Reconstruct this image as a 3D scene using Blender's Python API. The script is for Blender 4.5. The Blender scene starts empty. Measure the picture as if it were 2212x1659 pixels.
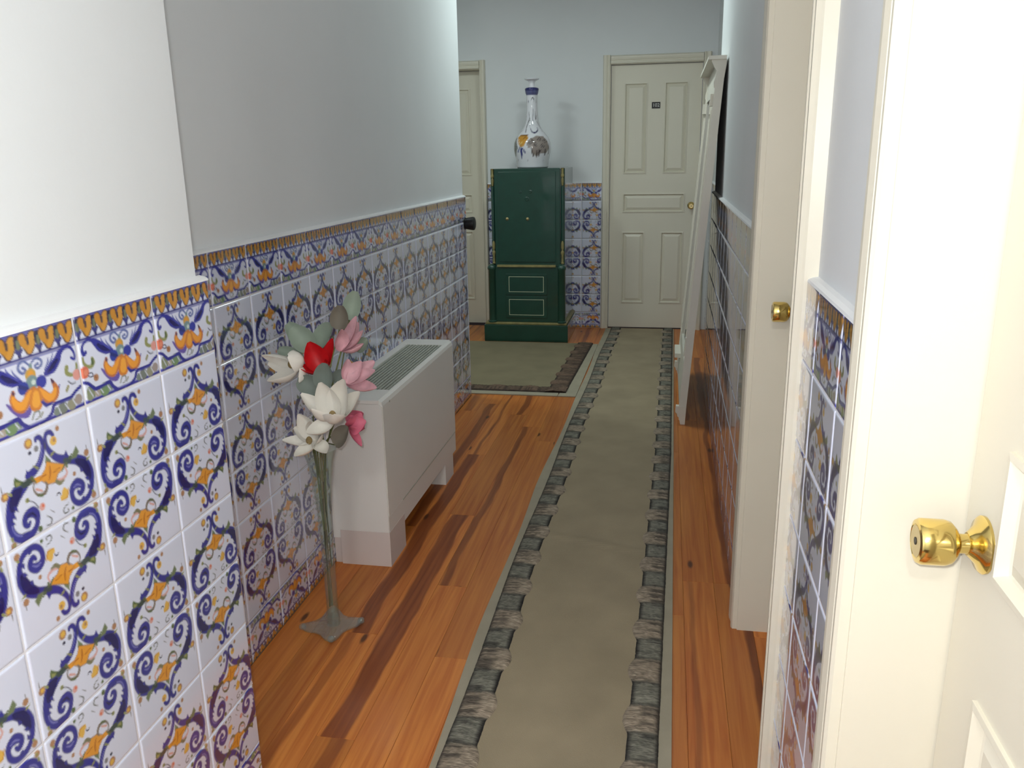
import bpy, bmesh, math, random
import numpy as np
from mathutils import Vector, Matrix

random.seed(7)
rng = np.random.default_rng(11)
scn = bpy.context.scene
COL = scn.collection
PI = math.pi

# ------------------------------------------------------------------ camera
CAM = Vector((0.0, 0.0, 1.3878))
cR = Vector((0.98374963, 0.17877636, -0.01660352))
cU = Vector((-0.03161514, 0.26351066, 0.96413828))
cF = Vector((-0.17674034, 0.94794575, -0.26488055))
cam_d = bpy.data.cameras.new('camera')
cam = bpy.data.objects.new('camera', cam_d)
COL.objects.link(cam)
cam.matrix_world = Matrix(((cR.x, cU.x, -cF.x, CAM.x), (cR.y, cU.y, -cF.y, CAM.y), (cR.z, cU.z, -cF.z, CAM.z), (0, 0, 0, 1)))
cam_d.sensor_width = 36.0
cam_d.lens = 36.0 * 1798.19 / 2212.0
cam_d.clip_start = 0.02
scn.camera = cam

# ------------------------------------------------------------------ world, light, exposure
scn.view_settings.view_transform = 'Standard'
scn.view_settings.look = 'None'
scn.view_settings.gamma = 1.0
scn.view_settings.use_curve_mapping = False
scn.view_settings.exposure = 0.0
scn.cycles.use_denoising = True
scn.cycles.max_bounces = 8
scn.cycles.transparent_max_bounces = 32
scn.cycles.caustics_reflective = False
scn.cycles.caustics_refractive = False
scn.cycles.sample_clamp_indirect = 4.0
world = bpy.data.worlds.new('World')
scn.world = world
world.use_nodes = True
world.node_tree.nodes['Background'].inputs['Color'].default_value = (0.8, 0.86, 1.0, 1)
world.node_tree.nodes['Background'].inputs['Strength'].default_value = 0.15

FLASH_W = 38.0
LAMP_HALL_W = 12.0
LAMP_PASSAGE_W = 10.0
FILL_LAMP_W = 38.0
fl = bpy.data.lights.new('phone_flash', 'POINT')
fl.energy = FLASH_W
fl.color = (0.975, 0.985, 0.98)
fl.shadow_soft_size = 0.012
fo = bpy.data.objects.new('phone_flash', fl)
fo.location = CAM + cR * -0.02 + cU * 0.035 - cF * 0.01
COL.objects.link(fo)

# ------------------------------------------------------------------ helpers
def lin(c):
    c = c / 255.0
    return c / 12.92 if c <= 0.04045 else ((c + 0.055) / 1.055) ** 2.4

def rgb(r, g, b):
    return (lin(r), lin(g), lin(b), 1.0)

MATS = {}
def mat(name, col, rough=0.5, metal=0.0, spec=0.5, bump=0.0, bscale=200.0, var=0.0, vscale=6.0, coat=0.0, transmission=0.0, ior=1.45):
    m = bpy.data.materials.new(name)
    m.use_nodes = True
    nt = m.node_tree
    b = nt.nodes['Principled BSDF']
    b.inputs['Base Color'].default_value = col
    b.inputs['Roughness'].default_value = rough
    b.inputs['Metallic'].default_value = metal
    b.inputs['Specular IOR Level'].default_value = spec
    b.inputs['Coat Weight'].default_value = coat
    b.inputs['Transmission Weight'].default_value = transmission
    b.inputs['IOR'].default_value = ior
    if var > 0 or bump > 0:
        tc = nt.nodes.new('ShaderNodeTexCoord')
    if var > 0:
        n = nt.nodes.new('ShaderNodeTexNoise')
        n.inputs['Scale'].default_value = vscale
        n.inputs['Detail'].default_value = 4
        nt.links.new(tc.outputs['Object'], n.inputs['Vector'])
        r = nt.nodes.new('ShaderNodeValToRGB')
        r.color_ramp.elements[0].position = 0.3
        r.color_ramp.elements[1].position = 0.7
        r.color_ramp.elements[0].color = tuple(max(0, c * (1 - var)) for c in col[:3]) + (1,)
        r.color_ramp.elements[1].color = tuple(min(1, c * (1 + var)) for c in col[:3]) + (1,)
        nt.links.new(n.outputs['Fac'], r.inputs['Fac'])
        nt.links.new(r.outputs['Color'], b.inputs['Base Color'])
    if bump > 0:
        n2 = nt.nodes.new('ShaderNodeTexNoise')
        n2.inputs['Scale'].default_value = bscale
        n2.inputs['Detail'].default_value = 3
        nt.links.new(tc.outputs['Object'], n2.inputs['Vector'])
        bp = nt.nodes.new('ShaderNodeBump')
        bp.inputs['Strength'].default_value = bump
        bp.inputs['Distance'].default_value = 0.002
        nt.links.new(n2.outputs['Fac'], bp.inputs['Height'])
        nt.links.new(bp.outputs['Normal'], b.inputs['Normal'])
    MATS[name] = m
    return m

def mat_painted(name, rough, coat=0.0, bump=0.0, bscale=60.0, fibre=None, fibre_var=0.0):
    """colours come from the painted-decoration colour attribute on the mesh"""
    m = bpy.data.materials.new(name)
    m.use_nodes = True
    nt = m.node_tree
    b = nt.nodes['Principled BSDF']
    b.inputs['Roughness'].default_value = rough
    b.inputs['Coat Weight'].default_value = coat
    b.inputs['Coat Roughness'].default_value = 0.05
    a = nt.nodes.new('ShaderNodeVertexColor')
    a.layer_name = 'paint'
    out = a.outputs['Color']
    tc = nt.nodes.new('ShaderNodeTexCoord')
    if fibre:
        mp = nt.nodes.new('ShaderNodeMapping')
        mp.inputs['Scale'].default_value = fibre
        mp.inputs['Rotation'].default_value = (0, 0, 0.35)
        nt.links.new(tc.outputs['Object'], mp.inputs['Vector'])
        n = nt.nodes.new('ShaderNodeTexNoise')
        n.inputs['Scale'].default_value = 1.0
        n.inputs['Detail'].default_value = 3
        nt.links.new(mp.outputs['Vector'], n.inputs['Vector'])
        r = nt.nodes.new('ShaderNodeMapRange')
        r.inputs['From Min'].default_value = 0.32
        r.inputs['From Max'].default_value = 0.68
        r.inputs['To Min'].default_value = 1 - fibre_var
        r.inputs['To Max'].default_value = 1 + fibre_var
        nt.links.new(n.outputs['Fac'], r.inputs['Value'])
        mul = nt.nodes.new('ShaderNodeVectorMath')
        mul.operation = 'SCALE'
        nt.links.new(out, mul.inputs[0])
        nt.links.new(r.outputs['Result'], mul.inputs['Scale'])
        out = mul.outputs['Vector']
        bp = nt.nodes.new('ShaderNodeBump')
        bp.inputs['Strength'].default_value = 0.8
        bp.inputs['Distance'].default_value = 0.004
        nt.links.new(n.outputs['Fac'], bp.inputs['Height'])
        nt.links.new(bp.outputs['Normal'], b.inputs['Normal'])
    elif bump > 0:
        n2 = nt.nodes.new('ShaderNodeTexNoise')
        n2.inputs['Scale'].default_value = bscale
        n2.inputs['Detail'].default_value = 2
        nt.links.new(tc.outputs['Object'], n2.inputs['Vector'])
        bp = nt.nodes.new('ShaderNodeBump')
        bp.inputs['Strength'].default_value = bump
        bp.inputs['Distance'].default_value = 0.001
        nt.links.new(n2.outputs['Fac'], bp.inputs['Height'])
        nt.links.new(bp.outputs['Normal'], b.inputs['Normal'])
    nt.links.new(out, b.inputs['Base Color'])
    MATS[name] = m
    return m

WLOC = {}     # world location of every object built here (translation-only hierarchy)
def link(o, parent=None, wloc=(0, 0, 0)):
    COL.objects.link(o)
    w = Vector(wloc)
    WLOC[o.name] = w
    if parent is not None:
        o.parent = parent
        o.location = w - WLOC[parent.name]
    else:
        o.location = w
    return o

def empty(name, loc, parent=None):
    o = bpy.data.objects.new(name, None)
    o.empty_display_size = 0.05
    return link(o, parent, loc)

def tag(o, label=None, cat=None, group=None, kind=None):
    if label: o['label'] = label
    if cat: o['category'] = cat
    if group: o['group'] = group
    if kind: o['kind'] = kind
    return o

class G:
    """collects geometry in world coordinates, then becomes ONE mesh object"""
    def __init__(s):
        s.v = []; s.f = []; s.sm = []
    def add(s, vs, fs, smooth=False):
        o = len(s.v)
        s.v += [tuple(v) for v in vs]
        s.f += [tuple(i + o for i in f) for f in fs]
        s.sm += [smooth] * len(fs)
        return s
    def box(s, a, b, bev=0.0):
        x0, y0, z0 = [min(p, q) for p, q in zip(a, b)]
        x1, y1, z1 = [max(p, q) for p, q in zip(a, b)]
        if bev <= 0:
            vs = [(x0, y0, z0), (x1, y0, z0), (x1, y1, z0), (x0, y1, z0), (x0, y0, z1), (x1, y0, z1), (x1, y1, z1), (x0, y1, z1)]
            fs = [(0, 3, 2, 1), (4, 5, 6, 7), (0, 1, 5, 4), (1, 2, 6, 5), (2, 3, 7, 6), (3, 0, 4, 7)]
            return s.add(vs, fs)
        bm = bmesh.new()
        bmesh.ops.create_cube(bm, size=1.0)
        for v in bm.verts:
            v.co = Vector(((x0 + x1) / 2 + v.co.x * (x1 - x0), (y0 + y1) / 2 + v.co.y * (y1 - y0), (z0 + z1) / 2 + v.co.z * (z1 - z0)))
        bev = min(bev, 0.45 * min(x1 - x0, y1 - y0, z1 - z0))
        bmesh.ops.bevel(bm, geom=bm.edges[:], offset=bev, segments=2, profile=0.5, affect='EDGES')
        return s.bm(bm)
    def bm(s, bm, smooth=False):
        bm.verts.index_update()
        s.add([v.co[:] for v in bm.verts], [[v.index for v in f.verts] for f in bm.faces], smooth)
        bm.free()
        return s
    def prism(s, poly, fn, t0, t1, smooth=False):
        """poly: 2-D outline; fn(p, q, t) -> world point; extruded from t0 to t1"""
        n = len(poly)
        vs = [fn(p, q, t0) for p, q in poly] + [fn(p, q, t1) for p, q in poly]
        fs = [(i, (i + 1) % n, n + (i + 1) % n, n + i) for i in range(n)]
        fs += [tuple(range(n - 1, -1, -1)), tuple(range(n, 2 * n))]
        return s.add(vs, fs, smooth)
    def lathe(s, prof, c=(0, 0, 0), axis='Z', n=32, smooth=True, cap=True):
        c = Vector(c)
        ax = {'X': (Vector((0, 1, 0)), Vector((0, 0, 1)), Vector((1, 0, 0))), 'Y': (Vector((1, 0, 0)), Vector((0, 0, 1)), Vector((0, 1, 0))), 'Z': (Vector((1, 0, 0)), Vector((0, 1, 0)), Vector((0, 0, 1)))}[axis] if isinstance(axis, str) else axis
        vs = []; fs = []
        for r, h in prof:
            for k in range(n):
                a = 2 * PI * k / n
                vs.append(c + ax[0] * (r * math.cos(a)) + ax[1] * (r * math.sin(a)) + ax[2] * h)
        m = len(prof)
        for i in range(m - 1):
            for k in range(n):
                k2 = (k + 1) % n
                fs.append((i * n + k, i * n + k2, (i + 1) * n + k2, (i + 1) * n + k))
        if cap:
            fs.append(tuple(range(n - 1, -1, -1)))
            fs.append(tuple((m - 1) * n + k for k in range(n)))
        return s.add(vs, fs, smooth)
    def tube(s, pts, r, n=8):
        pts = [Vector(p) for p in pts]
        rs = r if isinstance(r, (list, tuple)) else [r] * len(pts)
        vs = []; fs = []
        up = Vector((0, 0, 1))
        for i, p in enumerate(pts):
            t = (pts[min(i + 1, len(pts) - 1)] - pts[max(i - 1, 0)]).normalized()
            u = t.cross(up)
            if u.length < 1e-3: u = t.cross(Vector((1, 0, 0)))
            u.normalize(); w = t.cross(u)
            for k in range(n):
                a = 2 * PI * k / n
                vs.append(p + u * (rs[i] * math.cos(a)) + w * (rs[i] * math.sin(a)))
        for i in range(len(pts) - 1):
            for k in range(n):
                k2 = (k + 1) % n
                fs.append((i * n + k, i * n + k2, (i + 1) * n + k2, (i + 1) * n + k))
        fs.append(tuple(range(n - 1, -1, -1)))
        fs.append(tuple((len(pts) - 1) * n + k for k in range(n)))
        return s.add(vs, fs, True)
    def ball(s, c, rx, ry=None, rz=None, u=14, v=9):
        ry = ry or rx; rz = rz or rx
        prof = [(math.sin(PI * i / v), -math.cos(PI * i / v)) for i in range(v + 1)]
        vs = []; fs = []
        for r, h in prof:
            for k in range(u):
                a = 2 * PI * k / u
                vs.append((c[0] + rx * r * math.cos(a), c[1] + ry * r * math.sin(a), c[2] + rz * h))
        for i in range(v):
            for k in range(u):
                k2 = (k + 1) % u
                fs.append((i * u + k, i * u + k2, (i + 1) * u + k2, (i + 1) * u + k))
        return s.add(vs, fs, True)
    def build(s, name, m, parent=None, origin=None, fixn=True):
        a = np.array(s.v, float)
        if origin is None:
            lo, hi = a.min(0), a.max(0)
            origin = ((lo[0] + hi[0]) / 2, (lo[1] + hi[1]) / 2, lo[2])
        a = a - np.array(origin)
        me = bpy.data.meshes.new(name)
        me.from_pydata([tuple(p) for p in a], [], s.f)
        me.update()
        if fixn:
            bm = bmesh.new(); bm.from_mesh(me)
            bmesh.ops.remove_doubles(bm, verts=bm.verts, dist=1e-6)
            bmesh.ops.recalc_face_normals(bm, faces=bm.faces)
            if any(s.sm):
                for f in bm.faces: f.smooth = True
                for e in bm.edges:
                    if len(e.link_faces) == 2 and e.calc_face_angle(0) > 0.7: e.smooth = False
            bm.to_mesh(me); bm.free()
        elif any(s.sm):
            me.polygons.foreach_set('use_smooth', s.sm)
        me.materials.append(MATS[m] if isinstance(m, str) else m)
        o = bpy.data.objects.new(name, me)
        return link(o, parent, origin)

# ------------------------------------------------------------------ materials
mat('plaster', rgb(228, 231, 233), 0.62, bump=0.12, bscale=90, var=0.015, vscale=3)
mat('ceiling_paint', rgb(235, 236, 236), 0.8, var=0.01)
mat('cap_white', rgb(235, 236, 238), 0.45, var=0.015)
mat('grout', rgb(226, 224, 228), 0.75, bump=0.2, bscale=300, var=0.03, vscale=20)
mat('cream_paint', rgb(226, 220, 203), 0.36, bump=0.06, bscale=40, var=0.015, vscale=4)
mat('white_frame', rgb(222, 218, 206), 0.45, bump=0.1, bscale=60, var=0.03, vscale=8)
mat('brass', rgb(224, 198, 122), 0.13, metal=1.0, var=0.04, vscale=15)
mat('brass_dull', rgb(196, 178, 130), 0.3, metal=1.0)
mat('keyhole', rgb(40, 34, 26), 0.5)
mat('black_rubber', rgb(14, 14, 16), 0.45)
mat('black_plate', rgb(26, 25, 25), 0.4)
mat('plate_text', rgb(225, 225, 222), 0.5)
mat('fan_white', rgb(238, 237, 232), 0.42, var=0.012, vscale=4)
mat('fan_plinth', rgb(222, 211, 205), 0.45, var=0.02, vscale=5)
mat('fan_grille', rgb(176, 180, 168), 0.5)
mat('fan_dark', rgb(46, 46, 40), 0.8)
mat('safe_green', rgb(12, 62, 50), 0.3, bump=0.04, bscale=45, var=0.12, vscale=12, coat=1.0)
MATS['safe_green'].node_tree.nodes['Principled BSDF'].inputs['Coat Roughness'].default_value = 0.06
mat('safe_gold', rgb(140, 130, 84), 0.45, var=0.2, vscale=30)
mat('safe_line', rgb(196, 202, 172), 0.5)
mat('mirror_glass', rgb(235, 238, 238), 0.02, metal=1.0)
mat('dark_back', rgb(24, 22, 20), 0.9, var=0.2)
def clear_glass(name, tint, body, frost):
    m = bpy.data.materials.new(name); m.use_nodes = True
    nt = m.node_tree; N = nt.nodes; L = nt.links
    N.remove(N['Principled BSDF'])
    tr = N.new('ShaderNodeBsdfTransparent'); tr.inputs['Color'].default_value = tint
    gl = N.new('ShaderNodeBsdfGlossy'); gl.inputs['Roughness'].default_value = 0.03
    df = N.new('ShaderNodeBsdfDiffuse'); df.inputs['Color'].default_value = body
    lw = N.new('ShaderNodeLayerWeight'); lw.inputs['Blend'].default_value = 0.5
    pw = N.new('ShaderNodeMath'); pw.operation = 'POWER'; pw.inputs[1].default_value = 4.0
    L.new(lw.outputs['Facing'], pw.inputs[0])
    fr = N.new('ShaderNodeMath'); fr.operation = 'MULTIPLY_ADD'; fr.inputs[1].default_value = 0.75; fr.inputs[2].default_value = 0.045
    L.new(pw.outputs[0], fr.inputs[0])
    m1 = N.new('ShaderNodeMixShader'); m1.inputs[0].default_value = frost
    m2 = N.new('ShaderNodeMixShader')
    L.new(tr.outputs[0], m1.inputs[1]); L.new(df.outputs[0], m1.inputs[2])
    L.new(fr.outputs[0], m2.inputs[0]); L.new(m1.outputs[0], m2.inputs[1]); L.new(gl.outputs[0], m2.inputs[2])
    L.new(m2.outputs[0], N['Material Output'].inputs['Surface'])
    MATS[name] = m
clear_glass('vase_glass', (0.93, 0.96, 0.94, 1), rgb(200, 210, 200), 0.05)
clear_glass('foot_glass', (0.90, 0.94, 0.93, 1), rgb(205, 214, 210), 0.13)
mat('stem_green', rgb(104, 110, 66), 0.6, var=0.2, vscale=60)
mat('petal_white', rgb(240, 236, 226), 0.55, bump=0.12, bscale=150, var=0.02, vscale=30)
mat('petal_red', rgb(196, 16, 24), 0.5, var=0.16, vscale=40)
mat('petal_pink', rgb(220, 172, 180), 0.55, var=0.2, vscale=28)
mat('petal_rose', rgb(196, 96, 118), 0.55, var=0.22, vscale=30)
mat('petal_heart', rgb(150, 128, 84), 0.7, var=0.3, vscale=80)
mat('leaf_sage', rgb(142, 156, 140), 0.6, var=0.08, vscale=25)
mat('leaf_grey', rgb(122, 132, 124), 0.6, var=0.1, vscale=25)
mat('leaf_brown', rgb(112, 106, 94), 0.6, var=0.12, vscale=25)
mat('lamp_metal', rgb(210, 210, 210), 0.35, metal=1.0)
mat('glow', (1, 1, 1, 1), 0.5)
MATS['glow'].node_tree.nodes['Principled BSDF'].inputs['Emission Color'].default_value = (0.9, 0.96, 1, 1)
MATS['glow'].node_tree.nodes['Principled BSDF'].inputs['Emission Strength'].default_value = 2.0
mat('floor_base', rgb(60, 34, 18), 0.7, var=0.2)
mat('rug_field', rgb(160, 146, 120), 0.95, bump=0.5, bscale=500, var=0.10, vscale=5)
mat('rug_field_dark', rgb(134, 124, 98), 0.95, bump=0.5, bscale=500, var=0.10, vscale=5)
mat('rug_binding', rgb(166, 158, 138), 0.95, bump=0.4, bscale=500, var=0.06, vscale=10)
mat_painted('tile_glaze', 0.2, coat=1.0, bump=0.05, bscale=25)
MATS['tile_glaze'].node_tree.nodes['Principled BSDF'].inputs['Coat IOR'].default_value = 1.6
mat_painted('bottle_glaze', 0.1, coat=0.4)
mat_painted('rug_stripe', 0.95, fibre=(45, 260, 45), fibre_var=0.42)

def make_wood():
    m = bpy.data.materials.new('pine_floor'); m.use_nodes = True
    nt = m.node_tree; N = nt.nodes; L = nt.links
    b = N['Principled BSDF']
    tc = N.new('ShaderNodeTexCoord'); oi = N.new('ShaderNodeObjectInfo')
    off = N.new('ShaderNodeVectorMath'); off.operation = 'SCALE'; off.inputs[0].default_value = (3.7, 17.3, 5.1)
    L.new(oi.outputs['Random'], off.inputs['Scale'])
    add = N.new('ShaderNodeVectorMath'); add.operation = 'ADD'
    L.new(tc.outputs['Object'], add.inputs[0]); L.new(off.outputs['Vector'], add.inputs[1])
    # fine grain, long along Y
    mp = N.new('ShaderNodeMapping'); mp.inputs['Scale'].default_value = (60, 2.2, 60)
    L.new(add.outputs['Vector'], mp.inputs['Vector'])
    n1 = N.new('ShaderNodeTexNoise'); n1.inputs['Scale'].default_value = 1; n1.inputs['Detail'].default_value = 5; n1.inputs['Distortion'].default_value = 0.6
    L.new(mp.outputs['Vector'], n1.inputs['Vector'])
    # heartwood streak: |x - centre - wave| < width
    hc = N.new('ShaderNodeAttribute'); hc.attribute_type = 'OBJECT'; hc.attribute_name = 'heart_centre'
    hw = N.new('ShaderNodeAttribute'); hw.attribute_type = 'OBJECT'; hw.attribute_name = 'heart_width'
    hd = N.new('ShaderNodeAttribute'); hd.attribute_type = 'OBJECT'; hd.attribute_name = 'heart_tone'
    sep = N.new('ShaderNodeSeparateXYZ'); L.new(tc.outputs['Object'], sep.inputs[0])
    mp2 = N.new('ShaderNodeMapping'); mp2.inputs['Scale'].default_value = (4, 2.6, 1)
    L.new(add.outputs['Vector'], mp2.inputs['Vector'])
    n2 = N.new('ShaderNodeTexNoise'); n2.inputs['Scale'].default_value = 1; n2.inputs['Detail'].default_value = 2
    L.new(mp2.outputs['Vector'], n2.inputs['Vector'])
    def math_(op, a, bb=None, v=None):
        q = N.new('ShaderNodeMath'); q.operation = op
        L.new(a, q.inputs[0])
        if bb is not None: L.new(bb, q.inputs[1])
        if v is not None: q.inputs[1].default_value = v
        return q.outputs[0]
    wave = math_('MULTIPLY', math_('SUBTRACT', n2.outputs['Fac'], v=0.5), v=0.055)
    d = math_('ABSOLUTE', math_('SUBTRACT', math_('SUBTRACT', sep.outputs['X'], hc.outputs['Fac']), wave))
    q = math_('SUBTRACT', d, hw.outputs['Fac'])
    mr = N.new('ShaderNodeMapRange'); mr.inputs['From Min'].default_value = -0.004; mr.inputs['From Max'].default_value = 0.004
    mr.inputs['To Min'].default_value = 1; mr.inputs['To Max'].default_value = 0
    L.new(q, mr.inputs['Value'])
    heart = math_('MULTIPLY', mr.outputs['Result'], hd.outputs['Fac'])
    r1 = N.new('ShaderNodeValToRGB')
    e = r1.color_ramp.elements
    e[0].position = 0.3; e[0].color = rgb(184, 100, 42)
    e[1].position = 0.72; e[1].color = rgb(216, 138, 64)
    L.new(n1.outputs['Fac'], r1.inputs['Fac'])
    r2 = N.new('ShaderNodeValToRGB')
    e = r2.color_ramp.elements
    e[0].position = 0.3; e[0].color = rgb(112, 52, 22)
    e[1].position = 0.75; e[1].color = rgb(150, 80, 38)
    L.new(n1.outputs['Fac'], r2.inputs['Fac'])
    mx = N.new('ShaderNodeMix'); mx.data_type = 'RGBA'
    L.new(heart, mx.inputs['Factor']); L.new(r1.outputs['Color'], mx.inputs['A']); L.new(r2.outputs['Color'], mx.inputs['B'])
    # plank to plank tone
    mr2 = N.new('ShaderNodeMapRange'); mr2.inputs['To Min'].default_value = 0.82; mr2.inputs['To Max'].default_value = 1.1
    L.new(oi.outputs['Random'], mr2.inputs['Value'])
    sc = N.new('ShaderNodeVectorMath'); sc.operation = 'SCALE'
    L.new(mx.outputs['Result'], sc.inputs[0]); L.new(mr2.outputs['Result'], sc.inputs['Scale'])
    # knots
    mp3 = N.new('ShaderNodeMapping'); mp3.inputs['Scale'].default_value = (3.6, 1.1, 1)
    L.new(add.outputs['Vector'], mp3.inputs['Vector'])
    vo = N.new('ShaderNodeTexVoronoi'); vo.inputs['Scale'].default_value = 1.0; vo.voronoi_dimensions = '2D'
    L.new(mp3.outputs['Vector'], vo.inputs['Vector'])
    kn = N.new('ShaderNodeMapRange'); kn.inputs['From Min'].default_value = 0.018; kn.inputs['From Max'].default_value = 0.04
    kn.inputs['To Min'].default_value = 0.85; kn.inputs['To Max'].default_value = 0
    L.new(vo.outputs['Distance'], kn.inputs['Value'])
    mk = N.new('ShaderNodeMix'); mk.data_type = 'RGBA'
    mk.inputs['B'].default_value = rgb(58, 26, 14)
    L.new(kn.outputs['Result'], mk.inputs['Factor']); L.new(sc.outputs['Vector'], mk.inputs['A'])
    L.new(mk.outputs['Result'], b.inputs['Base Color'])
    b.inputs['Roughness'].default_value = 0.38
    b.inputs['Specular IOR Level'].default_value = 0.35
    b.inputs['Coat Weight'].default_value = 0.04
    b.inputs['Coat Roughness'].default_value = 0.12
    bp = N.new('ShaderNodeBump'); bp.inputs['Strength'].default_value = 0.08; bp.inputs['Distance'].default_value = 0.001
    L.new(n1.outputs['Fac'], bp.inputs['Height']); L.new(bp.outputs['Normal'], b.inputs['Normal'])
    MATS['pine_floor'] = m
make_wood()

# ------------------------------------------------------------------ plan of the place (metres)
XL0, XL1, YB, XR = -0.863, -1.1227, 6.778, 0.2456     # tile faces: near left, recessed left, end wall, right
PL = 0.017                                            # tiles stand this far off the plaster
YC, YE = 1.462, 4.69                                  # corner of the near left wall, far end of the recessed left wall
YR = 4.95                                             # right wall steps back here
XR2 = 0.318
H = 2.70
ZT = 1.17
ZL = [1.17, 1.0284, 0.8784, 0.7284, 0.5784, 0.4284, 0.2784, 0.1284, 0.0]
TW, TH = 0.197, 0.150
DZ = 2.04                                             # door opening height
D1 = (1.585, 2.300); D2 = (0.285, 1.000)              # right-hand doors (along Y)
D3 = (-0.455, 0.235); D4 = (-2.172, -1.482)           # doors in the end wall (along X)

# ------------------------------------------------------------------ walls, ceiling, floor base
def structure(g, name, m, parent=None):
    o = g.build(name, m, parent)
    o['kind'] = 'structure'
    return o
wall_left = structure(G().box((-1.34, -2.2, 0), (XL0 - PL, YC - 0.012, H)), 'wall_left', 'plaster')
wall_left_rear = structure(G().box((-1.34, YC - 0.012, 0), (XL1 - PL, YE, H)).box((-3.2, YE - 0.15, 0), (-1.34, YE, H)), 'wall_left_rear', 'plaster')
g = G()
WB = YB + PL
JT = 0.0185                                           # room for the jamb lining round each opening
g.box((D4[1] + JT, WB, 0), (D3[0] - JT, WB + 0.2, H)).box((D3[1] + JT, WB, 0), (0.6, WB + 0.2, H)).box((-3.2, WB, 0), (D4[0] - JT, WB + 0.2, H))
g.box((D4[0] - JT, WB, DZ + JT), (D4[1] + JT, WB + 0.2, H)).box((D3[0] - JT, WB, DZ + JT), (D3[1] + JT, WB + 0.2, H))
wall_back = structure(g, 'wall_back', 'plaster')
g = G()
WR = XR + PL
g.box((WR, -2.2, 0), (WR + 0.2, D2[0] - JT, H)).box((WR, D2[1] + JT, 0), (WR + 0.2, D1[0] - JT, H)).box((WR, D1[1] + JT, 0), (WR + 0.2, YR, H))
g.box((WR, D2[0] - JT, DZ + JT), (WR + 0.2, D2[1] + JT, H)).box((WR, D1[0] - JT, DZ + JT), (WR + 0.2, D1[1] + JT, H))
wall_right = structure(g, 'wall_right', 'plaster')
wall_right_rear = structure(G().box((XR2 + PL, YR, 0), (WR + 0.2, WB, H)), 'wall_right_rear', 'plaster')
wall_side = structure(G().box((-3.4, YE - 0.15, 0), (-3.2, WB + 0.2, H)), 'wall_side', 'plaster')
wall_front = structure(G().box((-1.34, -2.35, 0), (WR + 0.2, -2.2, H)), 'wall_front', 'plaster')
ceiling = structure(G().box((-3.4, -2.35, H), (0.65, WB + 0.2, H + 0.1)), 'ceiling', 'ceiling_paint')
floor = structure(G().box((-3.4, -2.35, -0.06), (0.65, WB + 0.2, -0.016)), 'floor', 'floor_base')

# ------------------------------------------------------------------ floor planks
PW = 0.1012
def plank(x0, x1, y0, y1, hc, hw, ht):
    gp = 0.00025
    x0 += gp; x1 -= gp; y0 += gp; y1 -= gp
    b = 0.0005
    vs = [(x0, y0, -0.016), (x1, y0, -0.016), (x1, y1, -0.016), (x0, y1, -0.016), (x0, y0, -b), (x1, y0, -b), (x1, y1, -b), (x0, y1, -b),
          (x0 + b, y0 + b, 0), (x1 - b, y0 + b, 0), (x1 - b, y1 - b, 0), (x0 + b, y1 - b, 0)]
    fs = [(0, 3, 2, 1), (0, 1, 5, 4), (1, 2, 6, 5), (2, 3, 7, 6), (3, 0, 4, 7), (4, 5, 9, 8), (5, 6, 10, 9), (6, 7, 11, 10), (7, 4, 8, 11), (8, 9, 10, 11)]
    o = G().add(vs, fs).build('plank', 'pine_floor', floor, origin=((x0 + x1) / 2, (y0 + y1) / 2, 0), fixn=False)
    o['heart_centre'] = float(hc); o['heart_width'] = float(hw); o['heart_tone'] = float(ht)
fixed = {  # column index: butt joints the photo shows, and the dark heartwood of single boards
    -10: [1.65], -11: [2.11], 0: [2.58], -1: [2.58]}
hearts = {(-10, 2.0): (-0.005, 0.034, 0.95), (-10, 1.0): (0.01, 0.02, 0.7), (-11, 3.0): (-0.012, 0.028, 0.95), (-9, 3.0): (-0.03, 0.014, 0.8), (-12, 3.5): (0.02, 0.02, 0.8), (0, 2.0): (0.044, 0.018, 0.9), (-11, 1.5): (-0.03, 0.016, 0.5)}
for k in list(range(-22, 3)) + list(range(-33, -22)):
    x0 = 0.192 + k * PW
    x1 = x0 + PW
    ya, yb = (-0.6, 6.79)
    if x1 < XL1 + 0.0: ya = 4.70
    elif x0 > 0.15: yb = 6.79
    if x0 > 0.4: continue
    y = ya - random.uniform(0.0, 1.2) if ya < 0 else ya
    cuts = []
    js = fixed.get(k, [])
    if js:
        c = js[0]
        while c > ya: cuts.append(c); c -= random.uniform(1.3, 1.9)
        c = js[0] + random.uniform(1.3, 1.9)
        while c < yb - 0.3: cuts.append(c); c += random.uniform(1.2, 1.9)
        cuts = sorted([q for q in cuts if q > ya + 0.2])
    else:
        c = ya + random.uniform(0.3, 1.6)
        while c < yb - 0.3: cuts.append(c); c += random.uniform(1.1, 1.9)
    e = [ya] + cuts + [yb]
    for a, b in zip(e[:-1], e[1:]):
        h = (random.uniform(-0.05, 0.05), random.uniform(0.006, 0.022), random.choice([0, 0, 0, 0.5, 0.8]))
        for (kk, yy), val in hearts.items():
            if kk == k and a <= yy < b: h = val
        plank(x0, x1, a, b, *h)

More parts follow.
